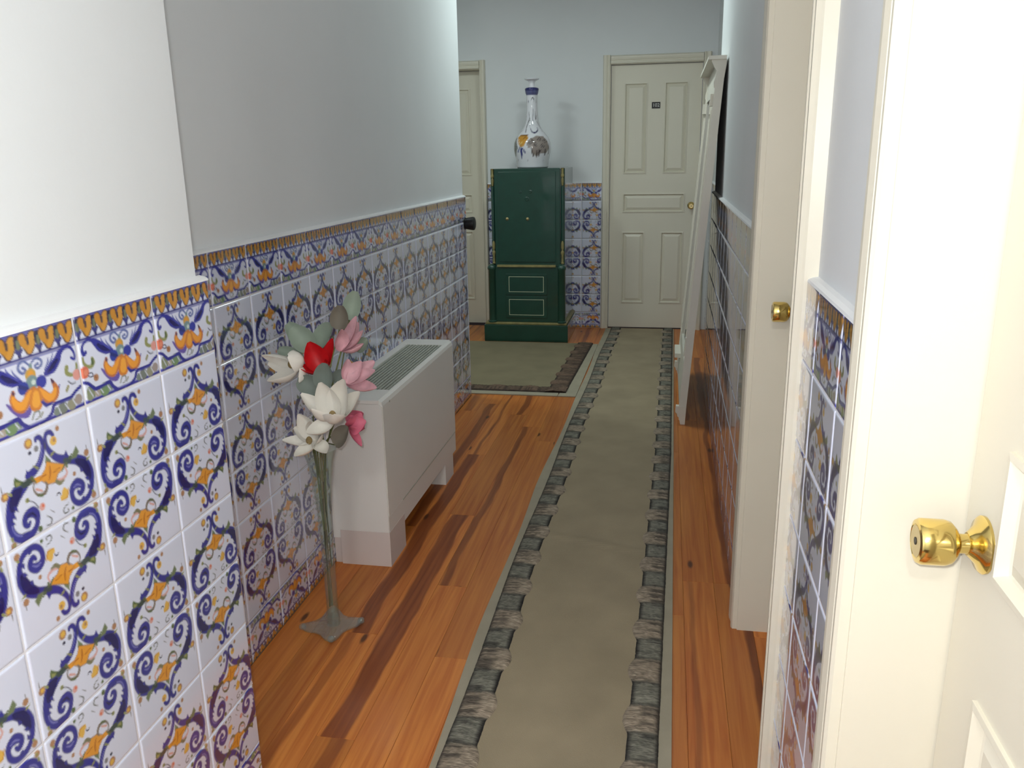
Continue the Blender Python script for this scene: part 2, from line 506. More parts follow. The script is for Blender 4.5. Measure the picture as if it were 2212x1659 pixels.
# ------------------------------------------------------------------ painted decoration (flat print on the glaze)
class Paint:
    def __init__(s, base, corners, px, size):
        """corners: TL, TR, BR, BL of the printed field in sketch units; px: metres for one sketch unit of line width"""
        s.base = np.array([lin(c) for c in base]); s.ops = []; s.px = px; s.size = size
        src = np.array(corners, float); dst = np.array([(0, 0), (1, 0), (1, 1), (0, 1)], float)
        A = []; B = []
        for (x, y), (u, v) in zip(src, dst):
            A.append([x, y, 1, 0, 0, 0, -u * x, -u * y]); B.append(u)
            A.append([0, 0, 0, x, y, 1, -v * x, -v * y]); B.append(v)
        s.Hm = np.append(np.linalg.solve(np.array(A), np.array(B)), 1).reshape(3, 3)
    def uv(s, pts):
        p = np.array(pts, float); q = np.c_[p, np.ones(len(p))] @ s.Hm.T
        return q[:, :2] / q[:, 2:]
    def stroke(s, pts, w, col, raw=False, a=1.0):
        P = np.array(pts, float) if raw else s.uv(pts)
        W = np.array(w if isinstance(w, (list, tuple)) else [w] * len(P), float) * (1.0 if raw else s.px)
        # round the polyline off (Catmull-Rom)
        if len(P) > 2:
            n = len(P); Q = []; V = []
            for i in range(n - 1):
                p0, p1, p2, p3 = P[max(i - 1, 0)], P[i], P[i + 1], P[min(i + 2, n - 1)]
                for t in np.linspace(0, 1, 5)[:-1]:
                    Q.append(0.5 * ((2 * p1) + (-p0 + p2) * t + (2 * p0 - 5 * p1 + 4 * p2 - p3) * t * t + (-p0 + 3 * p1 - 3 * p2 + p3) * t ** 3))
                    V.append(W[i] * (1 - t) + W[i + 1] * t)
            Q.append(P[-1]); V.append(W[-1]); P = np.array(Q); W = np.array(V)
        s.ops.append(('s', P * s.size, W / 2, np.array([lin(c) for c in col]), a))
    def dot(s, p, r, col, raw=False, a=1.0):
        P = np.array([p], float) if raw else s.uv([p])
        s.ops.append(('s', P * s.size, np.array([r * (1 if raw else s.px)]), np.array([lin(c) for c in col]), a))
    def poly(s, pts, col, raw=False, a=1.0):
        P = np.array(pts, float) if raw else s.uv(pts)
        s.ops.append(('p', P * s.size, None, np.array([lin(c) for c in col]), a))
    def sample(s, U, V, soft):
        pt = np.c_[U, V] * s.size
        out = np.tile(s.base, (len(pt), 1))
        for kind, P, W, col, al in s.ops:
            if kind == 's':
                d = np.full(len(pt), 9.0)
                if len(P) == 1: d = np.hypot(*(pt - P[0]).T) - W[0]
                for i in range(len(P) - 1):
                    a, b = P[i], P[i + 1]; ab = b - a; L2 = max(ab @ ab, 1e-12)
                    t = np.clip(((pt - a) @ ab) / L2, 0, 1)
                    dd = np.hypot(*(pt - a - t[:, None] * ab).T) - (W[i] * (1 - t) + W[i + 1] * t)
                    d = np.minimum(d, dd)
            else:
                d = np.full(len(pt), 9.0); ins = np.zeros(len(pt), bool); n = len(P)
                for i in range(n):
                    a, b = P[i], P[(i + 1) % n]; ab = b - a; L2 = max(ab @ ab, 1e-12)
                    t = np.clip(((pt - a) @ ab) / L2, 0, 1)
                    d = np.minimum(d, np.hypot(*(pt - a - t[:, None] * ab).T))
                    if a[1] != b[1]:
                        c = ((a[1] > pt[:, 1]) != (b[1] > pt[:, 1])) & (pt[:, 0] < (b[0] - a[0]) * (pt[:, 1] - a[1]) / (b[1] - a[1]) + a[0])
                        ins ^= c
                d = np.where(ins, -d, d)
            cov = np.clip(0.5 - d / soft, 0, 1)[:, None] * al
            out = out * (1 - cov) + col * cov
        return out

WHITE = (220, 225, 244); ROYAL = (50, 52, 142); NAVY = (24, 25, 94); INK = (38, 40, 70)
ORANGE = (224, 154, 54); YEL = (222, 178, 84); GREEN = (86, 104, 66); OLIVE = (146, 150, 96); PINK = (214, 164, 158); RED = (214, 112, 84)
BROWN = (170, 128, 96); GREY = (128, 128, 134); TEAL = (118, 146, 150); LAV = (118, 120, 190)

def body_tile():
    p = Paint(WHITE, [(95, 470), (1060, 50), (1185, 1095), (258, 1615)], 0.000205, np.array([TW, TH]))
    def S(pts, w, col):
        if col in (ROYAL, ORANGE) or col == NAVY: p.stroke(pts, [q + 9 for q in (w if isinstance(w, list) else [w] * len(pts))], INK, a=0.6)
        p.stroke(pts, w, col)
    # upper arms rising to the crossing at the top middle
    S([(548, 395), (548, 365), (575, 350), (605, 385), (617, 470), (605, 560), (575, 660), (520, 740), (465, 780)], [16, 28, 34, 34, 38, 44, 46, 62, 46], ROYAL)
    S([(605, 440), (600, 560), (565, 660)], [6, 10, 6], LAV)
    p.poly([(448, 712), (490, 750), (470, 800), (455, 795)], ROYAL)
    S([(718, 335), (690, 302), (655, 312), (640, 370), (650, 450), (682, 520), (742, 590), (810, 622), (862, 632)], [24, 34, 34, 28, 34, 42, 52, 64, 60], ROYAL)
    p.poly([(845, 515), (870, 590), (840, 640), (780, 585), (825, 570)], ROYAL)
    # big leafy scrolls
    S([(440, 890), (360, 965), (318, 1060), (290, 1180), (282, 1290), (302, 1390), (350, 1462), (420, 1478), (490, 1440), (535, 1370), (552, 1290), (540, 1222), (503, 1190), (455, 1215), (428, 1272), (432, 1325), (460, 1342), (478, 1300)],
      [50, 108, 104, 74, 56, 54, 58, 64, 56, 44, 40, 64, 76, 58, 46, 40, 34, 18], ROYAL)
    S([(400, 925), (350, 990), (325, 1070), (312, 1150)], [20, 84, 74, 30], NAVY)
    S([(300, 1300), (320, 1390), (360, 1440), (430, 1450)], [8, 10, 12, 6], LAV)
    S([(455, 1230), (500, 1205), (535, 1240)], [8, 14, 8], NAVY)
    for a, b in (((340, 1130), (365, 1170)), ((320, 1220), (345, 1250)), ((310, 1300), (335, 1310)), ((420, 1440), (470, 1400))):
        S([a, b], [26, 3], ROYAL)
    S([(880, 640), (960, 640), (1030, 695), (1080, 790), (1102, 900), (1092, 1000), (1052, 1090), (980, 1140), (922, 1112), (896, 1030), (908, 955), (950, 910), (998, 925), (1008, 980), (985, 1028), (960, 1005)],
      [50, 78, 104, 88, 46, 40, 46, 46, 42, 42, 58, 78, 58, 46, 40, 22], ROYAL)
    S([(950, 650), (1020, 700), (1062, 780), (1085, 850)], [30, 80, 66, 24], NAVY)
    S([(915, 960), (950, 925), (990, 940)], [8, 16, 8], LAV)
    for a, b in (((1000, 760), (985, 720)), ((1060, 860), (1035, 850)), ((1070, 960), (1060, 930)), ((1010, 1090), (1020, 1060))):
        S([a, b], [28, 3], ROYAL)
    # leaves and joints
    p.poly([(335, 785), (385, 822), (445, 852), (405, 882), (345, 905), (326, 860)], GREEN)
    p.poly([(345, 840), (390, 850), (385, 880), (350, 890)], OLIVE)
    S([(425, 878), (470, 850), (520, 832)], [46, 54, 34], (58, 74, 72))
    p.poly([(945, 475), (978, 545), (950, 612), (882, 640), (912, 560)], (110, 124, 92))
    S([(835, 640), (880, 642)], [46, 40], (58, 74, 82)); S([(850, 670), (850, 705)], [18, 24], GREEN)
    p.poly([(640, 555), (695, 625), (690, 660), (636, 655)], (112, 128, 98))
    # central orange flower
    fl_ = [(655, 660), (715, 678), (802, 698), (770, 752), (742, 782), (722, 855), (662, 868), (612, 832), (572, 855), (536, 808), (612, 782), (640, 730)]
    grow = lambda k: [(670 + (x - 670) * k, 765 + (y - 765) * k) for x, y in fl_]
    p.poly(grow(1.34), (120, 84, 60), a=0.8); p.poly(grow(1.22), ORANGE)
    S([(680, 690), (685, 770), (672, 845)], [12, 18, 10], (176, 104, 36)); S([(580, 825), (640, 780)], [10, 14], (176, 104, 36)); S([(720, 760), (780, 715)], [12, 8], (176, 104, 36))
    # sprays of small leaves along the scrolls
    for a, b, c in (((880, 610), (905, 560), GREEN), ((700, 560), (735, 520), OLIVE), ((560, 700), (520, 670), OLIVE), ((300, 980), (262, 950), OLIVE), ((1060, 640), (1090, 600), OLIVE), ((640, 470), (640, 400), (70, 74, 96)), ((500, 800), (545, 860), GREEN), ((830, 690), (800, 760), GREEN), ((1110, 1010), (1140, 1040), OLIVE), ((300, 1470), (320, 1530), OLIVE)):
        p.stroke([a, b], [22, 6], c)
    # curled petals below it
    S([(832, 715), (852, 780), (812, 842), (760, 850)], [12, 18, 26, 14], PINK); S([(745, 870), (780, 890), (820, 860)], [30, 34, 14], (122, 120, 92))
    S([(520, 880), (522, 950), (565, 1005), (630, 985), (652, 905), (632, 862)], [12, 14, 22, 30, 24, 10], (120, 108, 98)); S([(545, 940), (600, 960)], [20, 16], PINK)
    S([(560, 1010), (605, 1015)], [14, 20], GREEN)
    p.poly([(820, 938), (868, 985), (852, 1072), (790, 1098), (778, 1050), (795, 1030), (800, 980)], YEL)
    S([(860, 960), (850, 1060), (800, 1092)], [8, 12, 6], (196, 140, 50)); S([(745, 1025), (765, 1000), (785, 1020)], [10, 12, 8], INK)
    # buds and tendrils
    for (q, r, c) in (((240, 1000), 32, BROWN), ((245, 995), 16, YEL), ((1052, 562), 28, BROWN), ((475, 418), 38, BROWN), ((478, 412), 24, YEL), ((722, 402), 34, YEL), ((728, 392), 14, BROWN), ((762, 262), 20, BROWN), ((488, 525), 15, INK),
                      ((552, 480), 22, GREY), ((600, 1142), 28, PINK), ((608, 1130), 12, RED), ((455, 1055), 18, OLIVE), ((925, 798), 17, BROWN), ((1120, 1062), 26, BROWN), ((320, 1552), 26, BROWN), ((325, 1545), 12, OLIVE), ((577, 1390), 22, GREEN), ((905, 1190), 15, GREEN)):
        p.dot(q, r, c)
    S([(455, 1055), (520, 1085), (565, 1150)], [5, 8, 10], INK)
    S([(640, 1250), (688, 1285), (680, 1350), (638, 1358)], [4, 12, 12, 8], (90, 92, 90))
    S([(860, 1130), (812, 1190), (822, 1242), (862, 1215), (850, 1190)], [6, 10, 12, 10, 6], (90, 92, 90))
    S([(680, 1190), (715, 1215)], [4, 9], GREY)
    S([(200, 880), (215, 950)], [5, 10], GREY); S([(1050, 480), (1052, 530)], [5, 9], GREY)
    return p

def border_tile():
    p = Paint(WHITE, [(72, 365), (1115, 72), (1252, 1178), (248, 1622)], 0.000225, np.array([TW, TH]))
    S = p.stroke
    R = dict(raw=True)
    # frieze: blue edge, row of orange drops on stems, blue line
    p.poly([(0, 0), (1, 0), (1, 0.05), (0, 0.05)], (96, 98, 168), **R)
    p.poly([(0, 0.045), (1, 0.045), (1, 0.10), (0, 0.10)], (72, 66, 128), **R)
    for j in range(5):
        c = (j + 0.5) / 5 + 0.02
        st = c - 0.1
        S([(st, 0.08), (st, 0.25)], [0.014, 0.006], (40, 42, 78), **R)
        S([(c - 0.055, 0.075), (c - 0.02, 0.165), (c, 0.225), (c + 0.035, 0.15), (c + 0.045, 0.075)], [0.017, 0.015, 0.012, 0.015, 0.017], (84, 66, 62), **R)
        p.poly([(st - 0.045, 0.19), (st, 0.14), (st + 0.045, 0.19), (st, 0.25)], (58, 62, 128), **R)
        S([(st, 0.1), (st, 0.16)], [0.006, 0.007], (110, 120, 96), **R)
        S([(c - 0.055, 0.075), (c - 0.05, 0.12), (c - 0.02, 0.165), (c, 0.22)], [0.013, 0.012, 0.011, 0.009], (196, 138, 50), **R)
        S([(c + 0.045, 0.075), (c + 0.02, 0.11), (c + 0.035, 0.15), (c + 0.005, 0.215)], [0.013, 0.012, 0.011, 0.009], (206, 150, 62), **R)
        S([(c, 0.09), (c - 0.005, 0.14)], [0.004, 0.005], (70, 62, 70), **R)
    S([(0, 0.275), (1, 0.275)], 0.0045, (52, 54, 128), **R)
    S([(0, 0.30), (1, 0.30)], 0.002, LAV, **R)
    S([(0, 0.975), (1, 0.975)], 0.0065, (66, 68, 160), **R)
    # trellis corners under the scalloped line
    for pt, r, c in (((310, 1440), 52, (132, 142, 112)), ((400, 1430), 40, (172, 162, 150)), ((490, 1400), 52, (118, 146, 104)), ((290, 1500), 34, (140, 150, 120)), ((565, 1370), 30, (130, 150, 126)), ((1020, 1190), 46, (120, 128, 120)), ((1110, 1150), 44, (150, 150, 130)), ((1180, 1090), 38, (162, 150, 144)), ((960, 1230), 32, (124, 136, 130))):
        p.dot(pt, r, c)
    for a, b in (((270, 1400), (330, 1500)), ((350, 1400), (400, 1470)), ((430, 1390), (470, 1450)), ((530, 1350), (570, 1410)), ((970, 1180), (1000, 1260)), ((1040, 1140), (1080, 1210)), ((1120, 1090), (1160, 1170))):
        S([a, b], [8, 8], WHITE)
    S([(205, 1310), (268, 1322), (328, 1372), (372, 1392), (470, 1342), (558, 1298), (600, 1358), (680, 1412), (760, 1400)], [26, 28, 30, 32, 28, 36, 32, 34, 20], ROYAL)
    S([(800, 1370), (850, 1320), (905, 1240), (930, 1142), (1010, 1102), (1100, 1062), (1150, 992), (1200, 935)], [24, 26, 26, 30, 28, 28, 26, 26], ROYAL)
    # wings
    S([(585, 845), (505, 832), (430, 792), (370, 740), (310, 700), (250, 705), (196, 760), (180, 840), (202, 902), (230, 878)], [36, 74, 82, 62, 32, 24, 22, 26, 36, 30], (50, 53, 150))
    S([(560, 842), (470, 815), (400, 765)], [16, 40, 26], NAVY)
    S([(432, 668), (470, 740), (560, 822)], [6, 16, 16], (70, 76, 168)); S([(498, 690), (520, 740), (578, 805)], [6, 13, 12], (84, 92, 168))
    S([(850, 750), (912, 680), (962, 590), (985, 510), (1030, 450), (1090, 440), (1135, 510), (1142, 590), (1108, 572)], [44, 80, 66, 46, 30, 24, 20, 22, 22], (50, 53, 150))
    S([(870, 735), (920, 660), (960, 590)], [14, 38, 24], NAVY)
    S([(870, 555), (865, 620), (838, 702)], [6, 14, 14], (84, 92, 168)); S([(920, 505), (905, 570), (880, 640)], [6, 12, 12], (84, 92, 168))
    # curls over the head
    S([(675, 640), (620, 590), (570, 630), (570, 700), (615, 740), (640, 700), (610, 670)], [14, 18, 20, 22, 20, 18, 22], (96, 110, 168))
    S([(700, 610), (740, 560), (795, 580), (800, 640), (760, 680), (735, 650), (765, 625)], [14, 18, 20, 20, 20, 16, 20], (96, 110, 168))
    S([(690, 640), (690, 720)], [26, 34], TEAL)
    p.dot((690, 760), 46, (196, 158, 74)); p.dot((692, 752), 26, ORANGE)
    p.dot((705, 855), 52, TEAL); p.dot((720, 850), 18, (206, 222, 216))
    p.dot((615, 920), 46, (44, 62, 156)); p.dot((800, 848), 46, (44, 56, 160)); S([(580, 900), (660, 930)], [30, 26], (36, 48, 120))
    # orange tulip
    S([(445, 1110), (500, 1170), (570, 1230), (650, 1240), (690, 1150)], [12, 36, 44, 50, 30], (104, 88, 168))
    S([(985, 898), (945, 1040), (890, 1100), (820, 1090), (850, 1150)], [10, 30, 40, 34, 24], (92, 84, 166))
    S([(512, 965), (505, 1050), (545, 1130), (600, 1150), (645, 1090), (668, 1000), (722, 930)], [26, 52, 74, 84, 70, 56, 34], (190, 116, 66))
    S([(515, 1000), (512, 1060), (560, 1135), (610, 1130), (645, 1060), (690, 965)], [14, 34, 54, 60, 44, 26], (236, 160, 58))
    S([(772, 932), (825, 1005), (880, 1062), (932, 1030), (950, 955), (918, 862)], [34, 62, 80, 72, 56, 26], (190, 116, 66))
    S([(790, 950), (835, 1010), (885, 1050), (925, 1015), (938, 950)], [22, 44, 54, 46, 30], (236, 160, 58))
    S([(515, 985), (500, 960)], [26, 12], (96, 60, 80)); S([(915, 855), (900, 825)], [26, 14], (80, 52, 84))
    S([(735, 960), (742, 1030), (745, 1110), (742, 1180)], [44, 108, 116, 24], (206, 128, 52)); S([(742, 1000), (745, 1100)], [50, 74], (238, 168, 64))
    S([(800, 1095), (850, 1140), (915, 1115)], [14, 28, 12], ROYAL)
    S([(705, 1310), (725, 1230), (770, 1210), (780, 1270), (735, 1320)], [12, 14, 14, 12, 8], (140, 144, 140)); S([(790, 1290), (810, 1230)], [10, 16], (150, 152, 140))
    # flowers at the joints
    S([(190, 960), (205, 1030), (250, 1075), (305, 1075), (330, 1015), (318, 965)], [20, 26, 28, 32, 42, 30], OLIVE); S([(325, 1030), (318, 975)], [28, 22], GREEN)
    p.dot((215, 1165), 46, RED); p.dot((235, 1160), 24, (226, 140, 112))
    S([(270, 1170), (320, 1170), (325, 1215), (275, 1220), (262, 1195)], [8, 9, 9, 9, 8], INK); p.dot((372, 1232), 28, BROWN); S([(345, 1200), (375, 1240)], [10, 12], (150, 90, 60))
    S([(1060, 690), (1062, 760), (1120, 785), (1160, 730), (1160, 650)], [36, 36, 26, 24, 20], OLIVE); p.dot((1165, 785), 40, (226, 160, 150))
    S([(1075, 860), (1110, 895), (1150, 880)], [8, 10, 8], INK); S([(1075, 925), (1060, 975)], [22, 26], (150, 148, 112))
    return p

PAINT = {'body': body_tile(), 'border': border_tile()}
TILE_CACHE = {}
def tile_mesh(kind, flip, u0, u1, v0, v1, lod):
    """glazed tile, painted face towards -Y, origin at the middle of the full tile; (u, v) from the top left"""
    key = (kind, flip, round(u0, 3), round(u1, 3), round(v0, 3), round(v1, 3), lod)
    if key in TILE_CACHE: return TILE_CACHE[key]
    nx0, ny0 = [(30, 24), (52, 40), (88, 66)][lod]
    nx = max(3, int(nx0 * (u1 - u0) + 0.5)); ny = max(3, int(ny0 * (v1 - v0) + 0.5))
    gap = 0.0022
    th = TH if kind == 'body' else TH
    us = np.linspace(u0, u1, nx + 1); vs = np.linspace(v0, v1, ny + 1)
    UU, VV = np.meshgrid(us, vs)
    hgt = TILE_H[kind]
    X = (UU - 0.5) * TW; Z = (0.5 - VV) * hgt
    # grout joint all round
    cx = ((u0 + u1) / 2 - 0.5) * TW; cz = (0.5 - (v0 + v1) / 2) * hgt
    w = (u1 - u0) * TW; h = (v1 - v0) * hgt
    X = cx + (X - cx) * (w - 2 * gap) / w; Z = cz + (Z - cz) * (h - 2 * gap) / h
    Yd = np.zeros_like(X)
    Yd[0, :] = Yd[-1, :] = 0.0009; Yd[:, 0] = Yd[:, -1] = 0.0009
    verts = [tuple(p) for p in np.c_[X.ravel(), Yd.ravel(), Z.ravel()]]
    W1 = nx + 1
    faces = [(j * W1 + i, (j + 1) * W1 + i, (j + 1) * W1 + i + 1, j * W1 + i + 1) for j in range(ny) for i in range(nx)]
    ring = [i for i in range(W1)] + [j * W1 + nx for j in range(1, ny + 1)] + [ny * W1 + i for i in range(nx - 1, -1, -1)] + [j * W1 for j in range(ny - 1, 0, -1)]
    nb = len(verts)
    corner = {0: 0, nx: 1, ny * W1 + nx: 2, ny * W1: 3}
    # side skirts: one long quad strip per edge
    for idx in ring: verts.append((verts[idx][0], 0.0075, verts[idx][2]))
    m = len(ring)
    for i in range(m): faces.append((ring[i], ring[(i + 1) % m], nb + (i + 1) % m, nb + i))
    soft = 0.6 * TW / nx0 + 0.0006
    pu, pv = (1 - UU, 1 - VV) if flip else (UU, VV)
    cols = PAINT[kind].sample(pu.ravel(), pv.ravel(), soft)
    allc = np.vstack([cols, cols[ring]])
    me = bpy.data.meshes.new('tile')
    me.from_pydata(verts, [], faces)
    at = me.color_attributes.new('paint', 'FLOAT_COLOR', 'POINT')
    at.data.foreach_set('color', np.c_[allc, np.ones(len(allc))].astype(np.float32).ravel())
    sm = [True] * (nx * ny) + [False] * m
    me.polygons.foreach_set('use_smooth', sm)
    me.materials.append(MATS['tile_glaze'])
    me.update()
    TILE_CACHE[key] = me
    return me
TILE_H = {'body': 0.150, 'border': 0.1416}

def dado(wall, frame, a0, a1, phase):
    """tiles on one run of wall; frame(a) -> world xy of the tile face, a grows to the viewer's right; phase: a joint position"""
    rz, pos = frame
    import math as _m
    k0 = _m.floor((a0 - phase) / TW + 1e-6); k1 = _m.ceil((a1 - phase) / TW - 1e-6)
    for k in range(k0, k1):
        l = phase + k * TW; r = l + TW
        u0 = max(0.0, (a0 - l) / TW); u1 = min(1.0, (a1 - l) / TW)
        if (u1 - u0) * TW < 0.012: continue
        cx, cy = pos((l + r) / 2)
        d = _m.hypot(cx, cy)
        lod = 2 if (d < 2.0 and cy > 0.5) else (1 if 0.5 < cy < 3.3 else 0)
        for row in range(8):
            kind = 'border' if row in (0, 7) else 'body'
            flip = (row in (2, 4, 6, 7))
            zt = ZL[row]; hgt = TILE_H[kind]
            v1 = 1.0 if row < 7 else (zt - 0.0) / hgt
            me = tile_mesh(kind, flip, u0, u1, 0.0, min(1.0, v1), lod)
            o = bpy.data.objects.new('tile', me)
            link(o, wall, (cx, cy, zt - hgt / 2))
            o.rotation_euler = (random.uniform(-0.0025, 0.0025), 0, rz + random.uniform(-0.0025, 0.0025))

# frames: left walls face +X (rotate +90), right walls face -X (rotate -90), end wall faces -Y
FL0 = (PI / 2, lambda a: (XL0, a)); FL1 = (PI / 2, lambda a: (XL1, a))
FR = (-PI / 2, lambda a: (XR, -a)); FR2 = (-PI / 2, lambda a: (XR2, -a)); FB = (0.0, lambda a: (a, YB))

G().box((XL0 - PL, -0.6, 0), (XL0 - 0.002, YC, ZT - 0.001)).build('grout_bed', 'grout', wall_left)
G().box((XL1 - PL, YC, 0), (XL1 - 0.002, YE, ZT - 0.001)).build('grout_bed', 'grout', wall_left_rear)
G().box((D4[1] + 0.05, YB + 0.002, 0), (D3[0] - 0.05, WB, ZT - 0.001)).build('grout_bed', 'grout', wall_back)
G().box((XR + 0.002, D2[1] + 0.05, 0), (WR, D1[0] - 0.05, ZT - 0.001)).build('grout_bed', 'grout', wall_right)
G().box((XR + 0.002, D1[1] + 0.05, 0), (WR, YR, ZT - 0.001)).build('grout_bed', 'grout', wall_right)
G().box((XR2 + 0.002, YR, 0), (XR2 + PL, WB - 0.12, ZT - 0.001)).build('grout_bed', 'grout', wall_right_rear)
dado(wall_left, FL0, 0.1, YC, 1.2776)
dado(wall_left_rear, FL1, YC, YE, 1.9147)
dado(wall_back, FB, D4[1] + 0.045, D3[0] - 0.06, -0.6727)
dado(wall_right, FR, -D1[0] + 0.06, -D2[1] - 0.067, -1.3995)
dado(wall_right, FR, -YR, -D1[1] - 0.1, -3.703)
dado(wall_right_rear, FR2, -(YB - 0.1), -YR, -5.1)

# white plaster bead along the top of the tiles
def bead(fn, t0, t1, parent):
    G().prism([(-0.0006, -0.0035), (PL + 0.001, -0.0035), (PL + 0.001, 0.006), (PL * 0.5, 0.004), (0.001, 0.0008)], fn, t0, t1).build('cap_bead', 'cap_white', parent)
bead(lambda p, q, t: (XL0 - p, t, ZT + q), -0.6, YC + 0.002, wall_left)
bead(lambda p, q, t: (XL1 - p, t, ZT + q), YC, YE + 0.001, wall_left_rear)
bead(lambda p, q, t: (t, YB + p, ZT + q), D4[1] + 0.045, D3[0] - 0.06, wall_back)
bead(lambda p, q, t: (XR + p, t, ZT + q), D2[1] + 0.067, D1[0] - 0.06, wall_right)
bead(lambda p, q, t: (XR + p, t, ZT + q), D1[1] + 0.1, YR, wall_right)
bead(lambda p, q, t: (XR2 + p, t, ZT + q), YR, YB - 0.1, wall_right_rear)

# ------------------------------------------------------------------ doors
CASE = [(0.004, -PL), (0.004, 0.013), (0.009, 0.017), (0.016, 0.017), (0.021, 0.011), (0.027, 0.011), (0.031, 0.015), (0.046, 0.018), (0.056, 0.018), (0.061, 0.010), (0.064, 0.006), (0.068, -PL)]
def door(name, P, a0, a1, depth, label, knob_a, knob_z=0.965, knob=1.0, cw=0.068, cwr=None):
    """P(a, n, z): a along the wall, n out of the wall (0 = tile face); leaf face at n = -depth"""
    cwr = cwr or cw
    w = a1 - a0
    root = empty(name, P((a0 + a1) / 2, -depth, 0))
    tag(root, label, kind='structure')
    # leaf: stiles and rails round five openings
    t = 0.035
    st, sr = 0.106, 0.106
    c0, c1 = a0 + w * 0.405, a0 + w * 0.595
    g = G()
    def bx(p0, p1, z0, z1): g.box(P(p0, -depth, z0), P(p1, -depth - t, z1))
    top = DZ - 0.004
    bx(a0 + 0.004, a0 + st, 0.006, top); bx(a1 - sr, a1 - 0.004, 0.006, top)
    for z0, z1 in ((0.006, 0.21), (0.78, 0.935), (1.08, 1.235), (1.905, top)): bx(a0 + st, a1 - sr, z0, z1)
    bx(c0, c1, 0.21, 0.78); bx(c0, c1, 1.235, 1.905)
    leaf = g.build('leaf', 'cream_paint', root)
    for p0, p1, z0, z1 in ((a0 + st, c0, 1.235, 1.905), (c1, a1 - sr, 1.235, 1.905), (a0 + st, a1 - sr, 0.935, 1.08), (a0 + st, c0, 0.21, 0.78), (c1, a1 - sr, 0.21, 0.78)):
        g = G()
        steps = [(-0.002, 0.0), (-0.002, 0.005), (0.006, 0.006), (0.011, -0.007), (0.014, -0.009), (0.036, 0.001), (0.040, 0.001)]
        vs = []
        for ins, n in steps:
            for p, z in ((p0 + ins, z0 + ins), (p1 - ins, z0 + ins), (p1 - ins, z1 - ins), (p0 + ins, z1 - ins)):
                vs.append(P(p, -depth + n, z))
        fs = []
        for i in range(len(steps) - 1):
            for k in range(4): fs.append((i * 4 + k, i * 4 + (k + 1) % 4, (i + 1) * 4 + (k + 1) % 4, (i + 1) * 4 + k))
        e = (len(steps) - 1) * 4
        fs.append((e, e + 1, e + 2, e + 3))
        for ins, n in ((-0.002, -t),):
            q = len(vs)
            for p, z in ((p0 + 0.001, z0 + 0.001), (p1 - 0.001, z0 + 0.001), (p1 - 0.001, z1 - 0.001), (p0 + 0.001, z1 - 0.001)): vs.append(P(p, -depth - t, z))
            for k in range(4): fs.append((k, (k + 1) % 4, q + (k + 1) % 4, q + k))
            fs.append((q, q + 1, q + 2, q + 3))
        g.add(vs, fs).build('panel', 'cream_paint', leaf)
    # jamb lining and moulded casing
    jt = 0.018
    G().box(P(a0 - jt, 0.0, 0), P(a0, -depth - t - 0.01, DZ + jt)).build('jamb', 'cream_paint', root)
    G().box(P(a1, 0.0, 0), P(a1 + jt, -depth - t - 0.01, DZ + jt)).build('jamb', 'cream_paint', root)
    G().box(P(a0, 0.0, DZ), P(a1, -depth - t - 0.01, DZ + jt)).build('jamb_head', 'cream_paint', root)
    kl, kr = cw / 0.068, cwr / 0.068
    G().prism(CASE, lambda p, q, s: P(a0 - p * kl, q, s), 0, DZ + 0.068).build('casing', 'cream_paint', root)
    G().prism(CASE, lambda p, q, s: P(a1 + p * kr, q, s), 0, DZ + 0.068).build('casing', 'cream_paint', root)
    G().prism(CASE, lambda p, q, s: P(s, q, DZ + p), a0 - 0.0, a1 + 0.0).build('casing_head', 'cream_paint', root)
    # knob: rose, neck, barrel with key cylinder
    o = Vector(P(knob_a, -depth, knob_z)); nrm = (Vector(P(knob_a, 1 - depth, knob_z)) - o).normalized()
    u = Vector((0, 0, 1)); s_ = nrm.cross(u)
    ax = (s_, u, nrm)
    k = knob
    kn = G().lathe([(0.006 * k, 0.014), (0.012 * k, 0.016), (0.011 * k, 0.022), (0.0115 * k, 0.027), (0.019 * k, 0.031), (0.0245 * k, 0.036), (0.0265 * k, 0.043), (0.0265 * k, 0.068), (0.0245 * k, 0.0715), (0.020 * k, 0.0725), (0.019 * k, 0.0715)], o, ax, 40).build('knob', 'brass', root)
    G().lathe([(0.033 * k, 0.0), (0.033 * k, 0.003), (0.030 * k, 0.006), (0.022 * k, 0.009), (0.016 * k, 0.015), (0.013 * k, 0.018)], o, ax, 40).build('rose', 'brass', kn)
    G().lathe([(0.0185 * k, 0.0712), (0.0185 * k, 0.0722)], o, ax, 32).build('key_face', 'brass_dull', kn)
    G().lathe([(0.0045 * k, 0.0721), (0.0045 * k, 0.0728)], o, ax, 12).build('keyhole', 'keyhole', kn)
    return root

PR = lambda a, n, z: (XR - n, a, z)
PB = lambda a, n, z: (a, YB - n, z)
door('door_1', PR, D2[0], D2[1], 0.118, 'cream panelled door nearest the camera with a bright brass knob', 0.938, 0.955)
door('door_2', PR, D1[0], D1[1], 0.105, 'cream panelled door set deep in its frame, second along the right wall', 2.235, 0.982, cwr=0.10)
d3 = door('door_3', PB, D3[0], D3[1], 0.03, 'cream panelled door numbered 102 at the end of the corridor', 0.183, 0.985, 0.85, cw=0.06)
door('door_4', PB, D4[0], D4[1], 0.10, 'cream door mostly hidden behind the tiled left wall end', -2.10, 0.985, 0.85, cw=0.045)
pl = G().box(PB(-0.141, -0.03, 1.716), PB(-0.077, -0.026, 1.763), 0.001).build('number_plate', 'black_plate', d3)
fc = bpy.data.curves.new('digits', 'FONT'); fc.body = '102'; fc.size = 0.036; fc.align_x = 'CENTER'; fc.align_y = 'CENTER'; fc.extrude = 0.0006
fo_ = bpy.data.objects.new('digits_src', fc); COL.objects.link(fo_)
dg = bpy.context.evaluated_depsgraph_get()
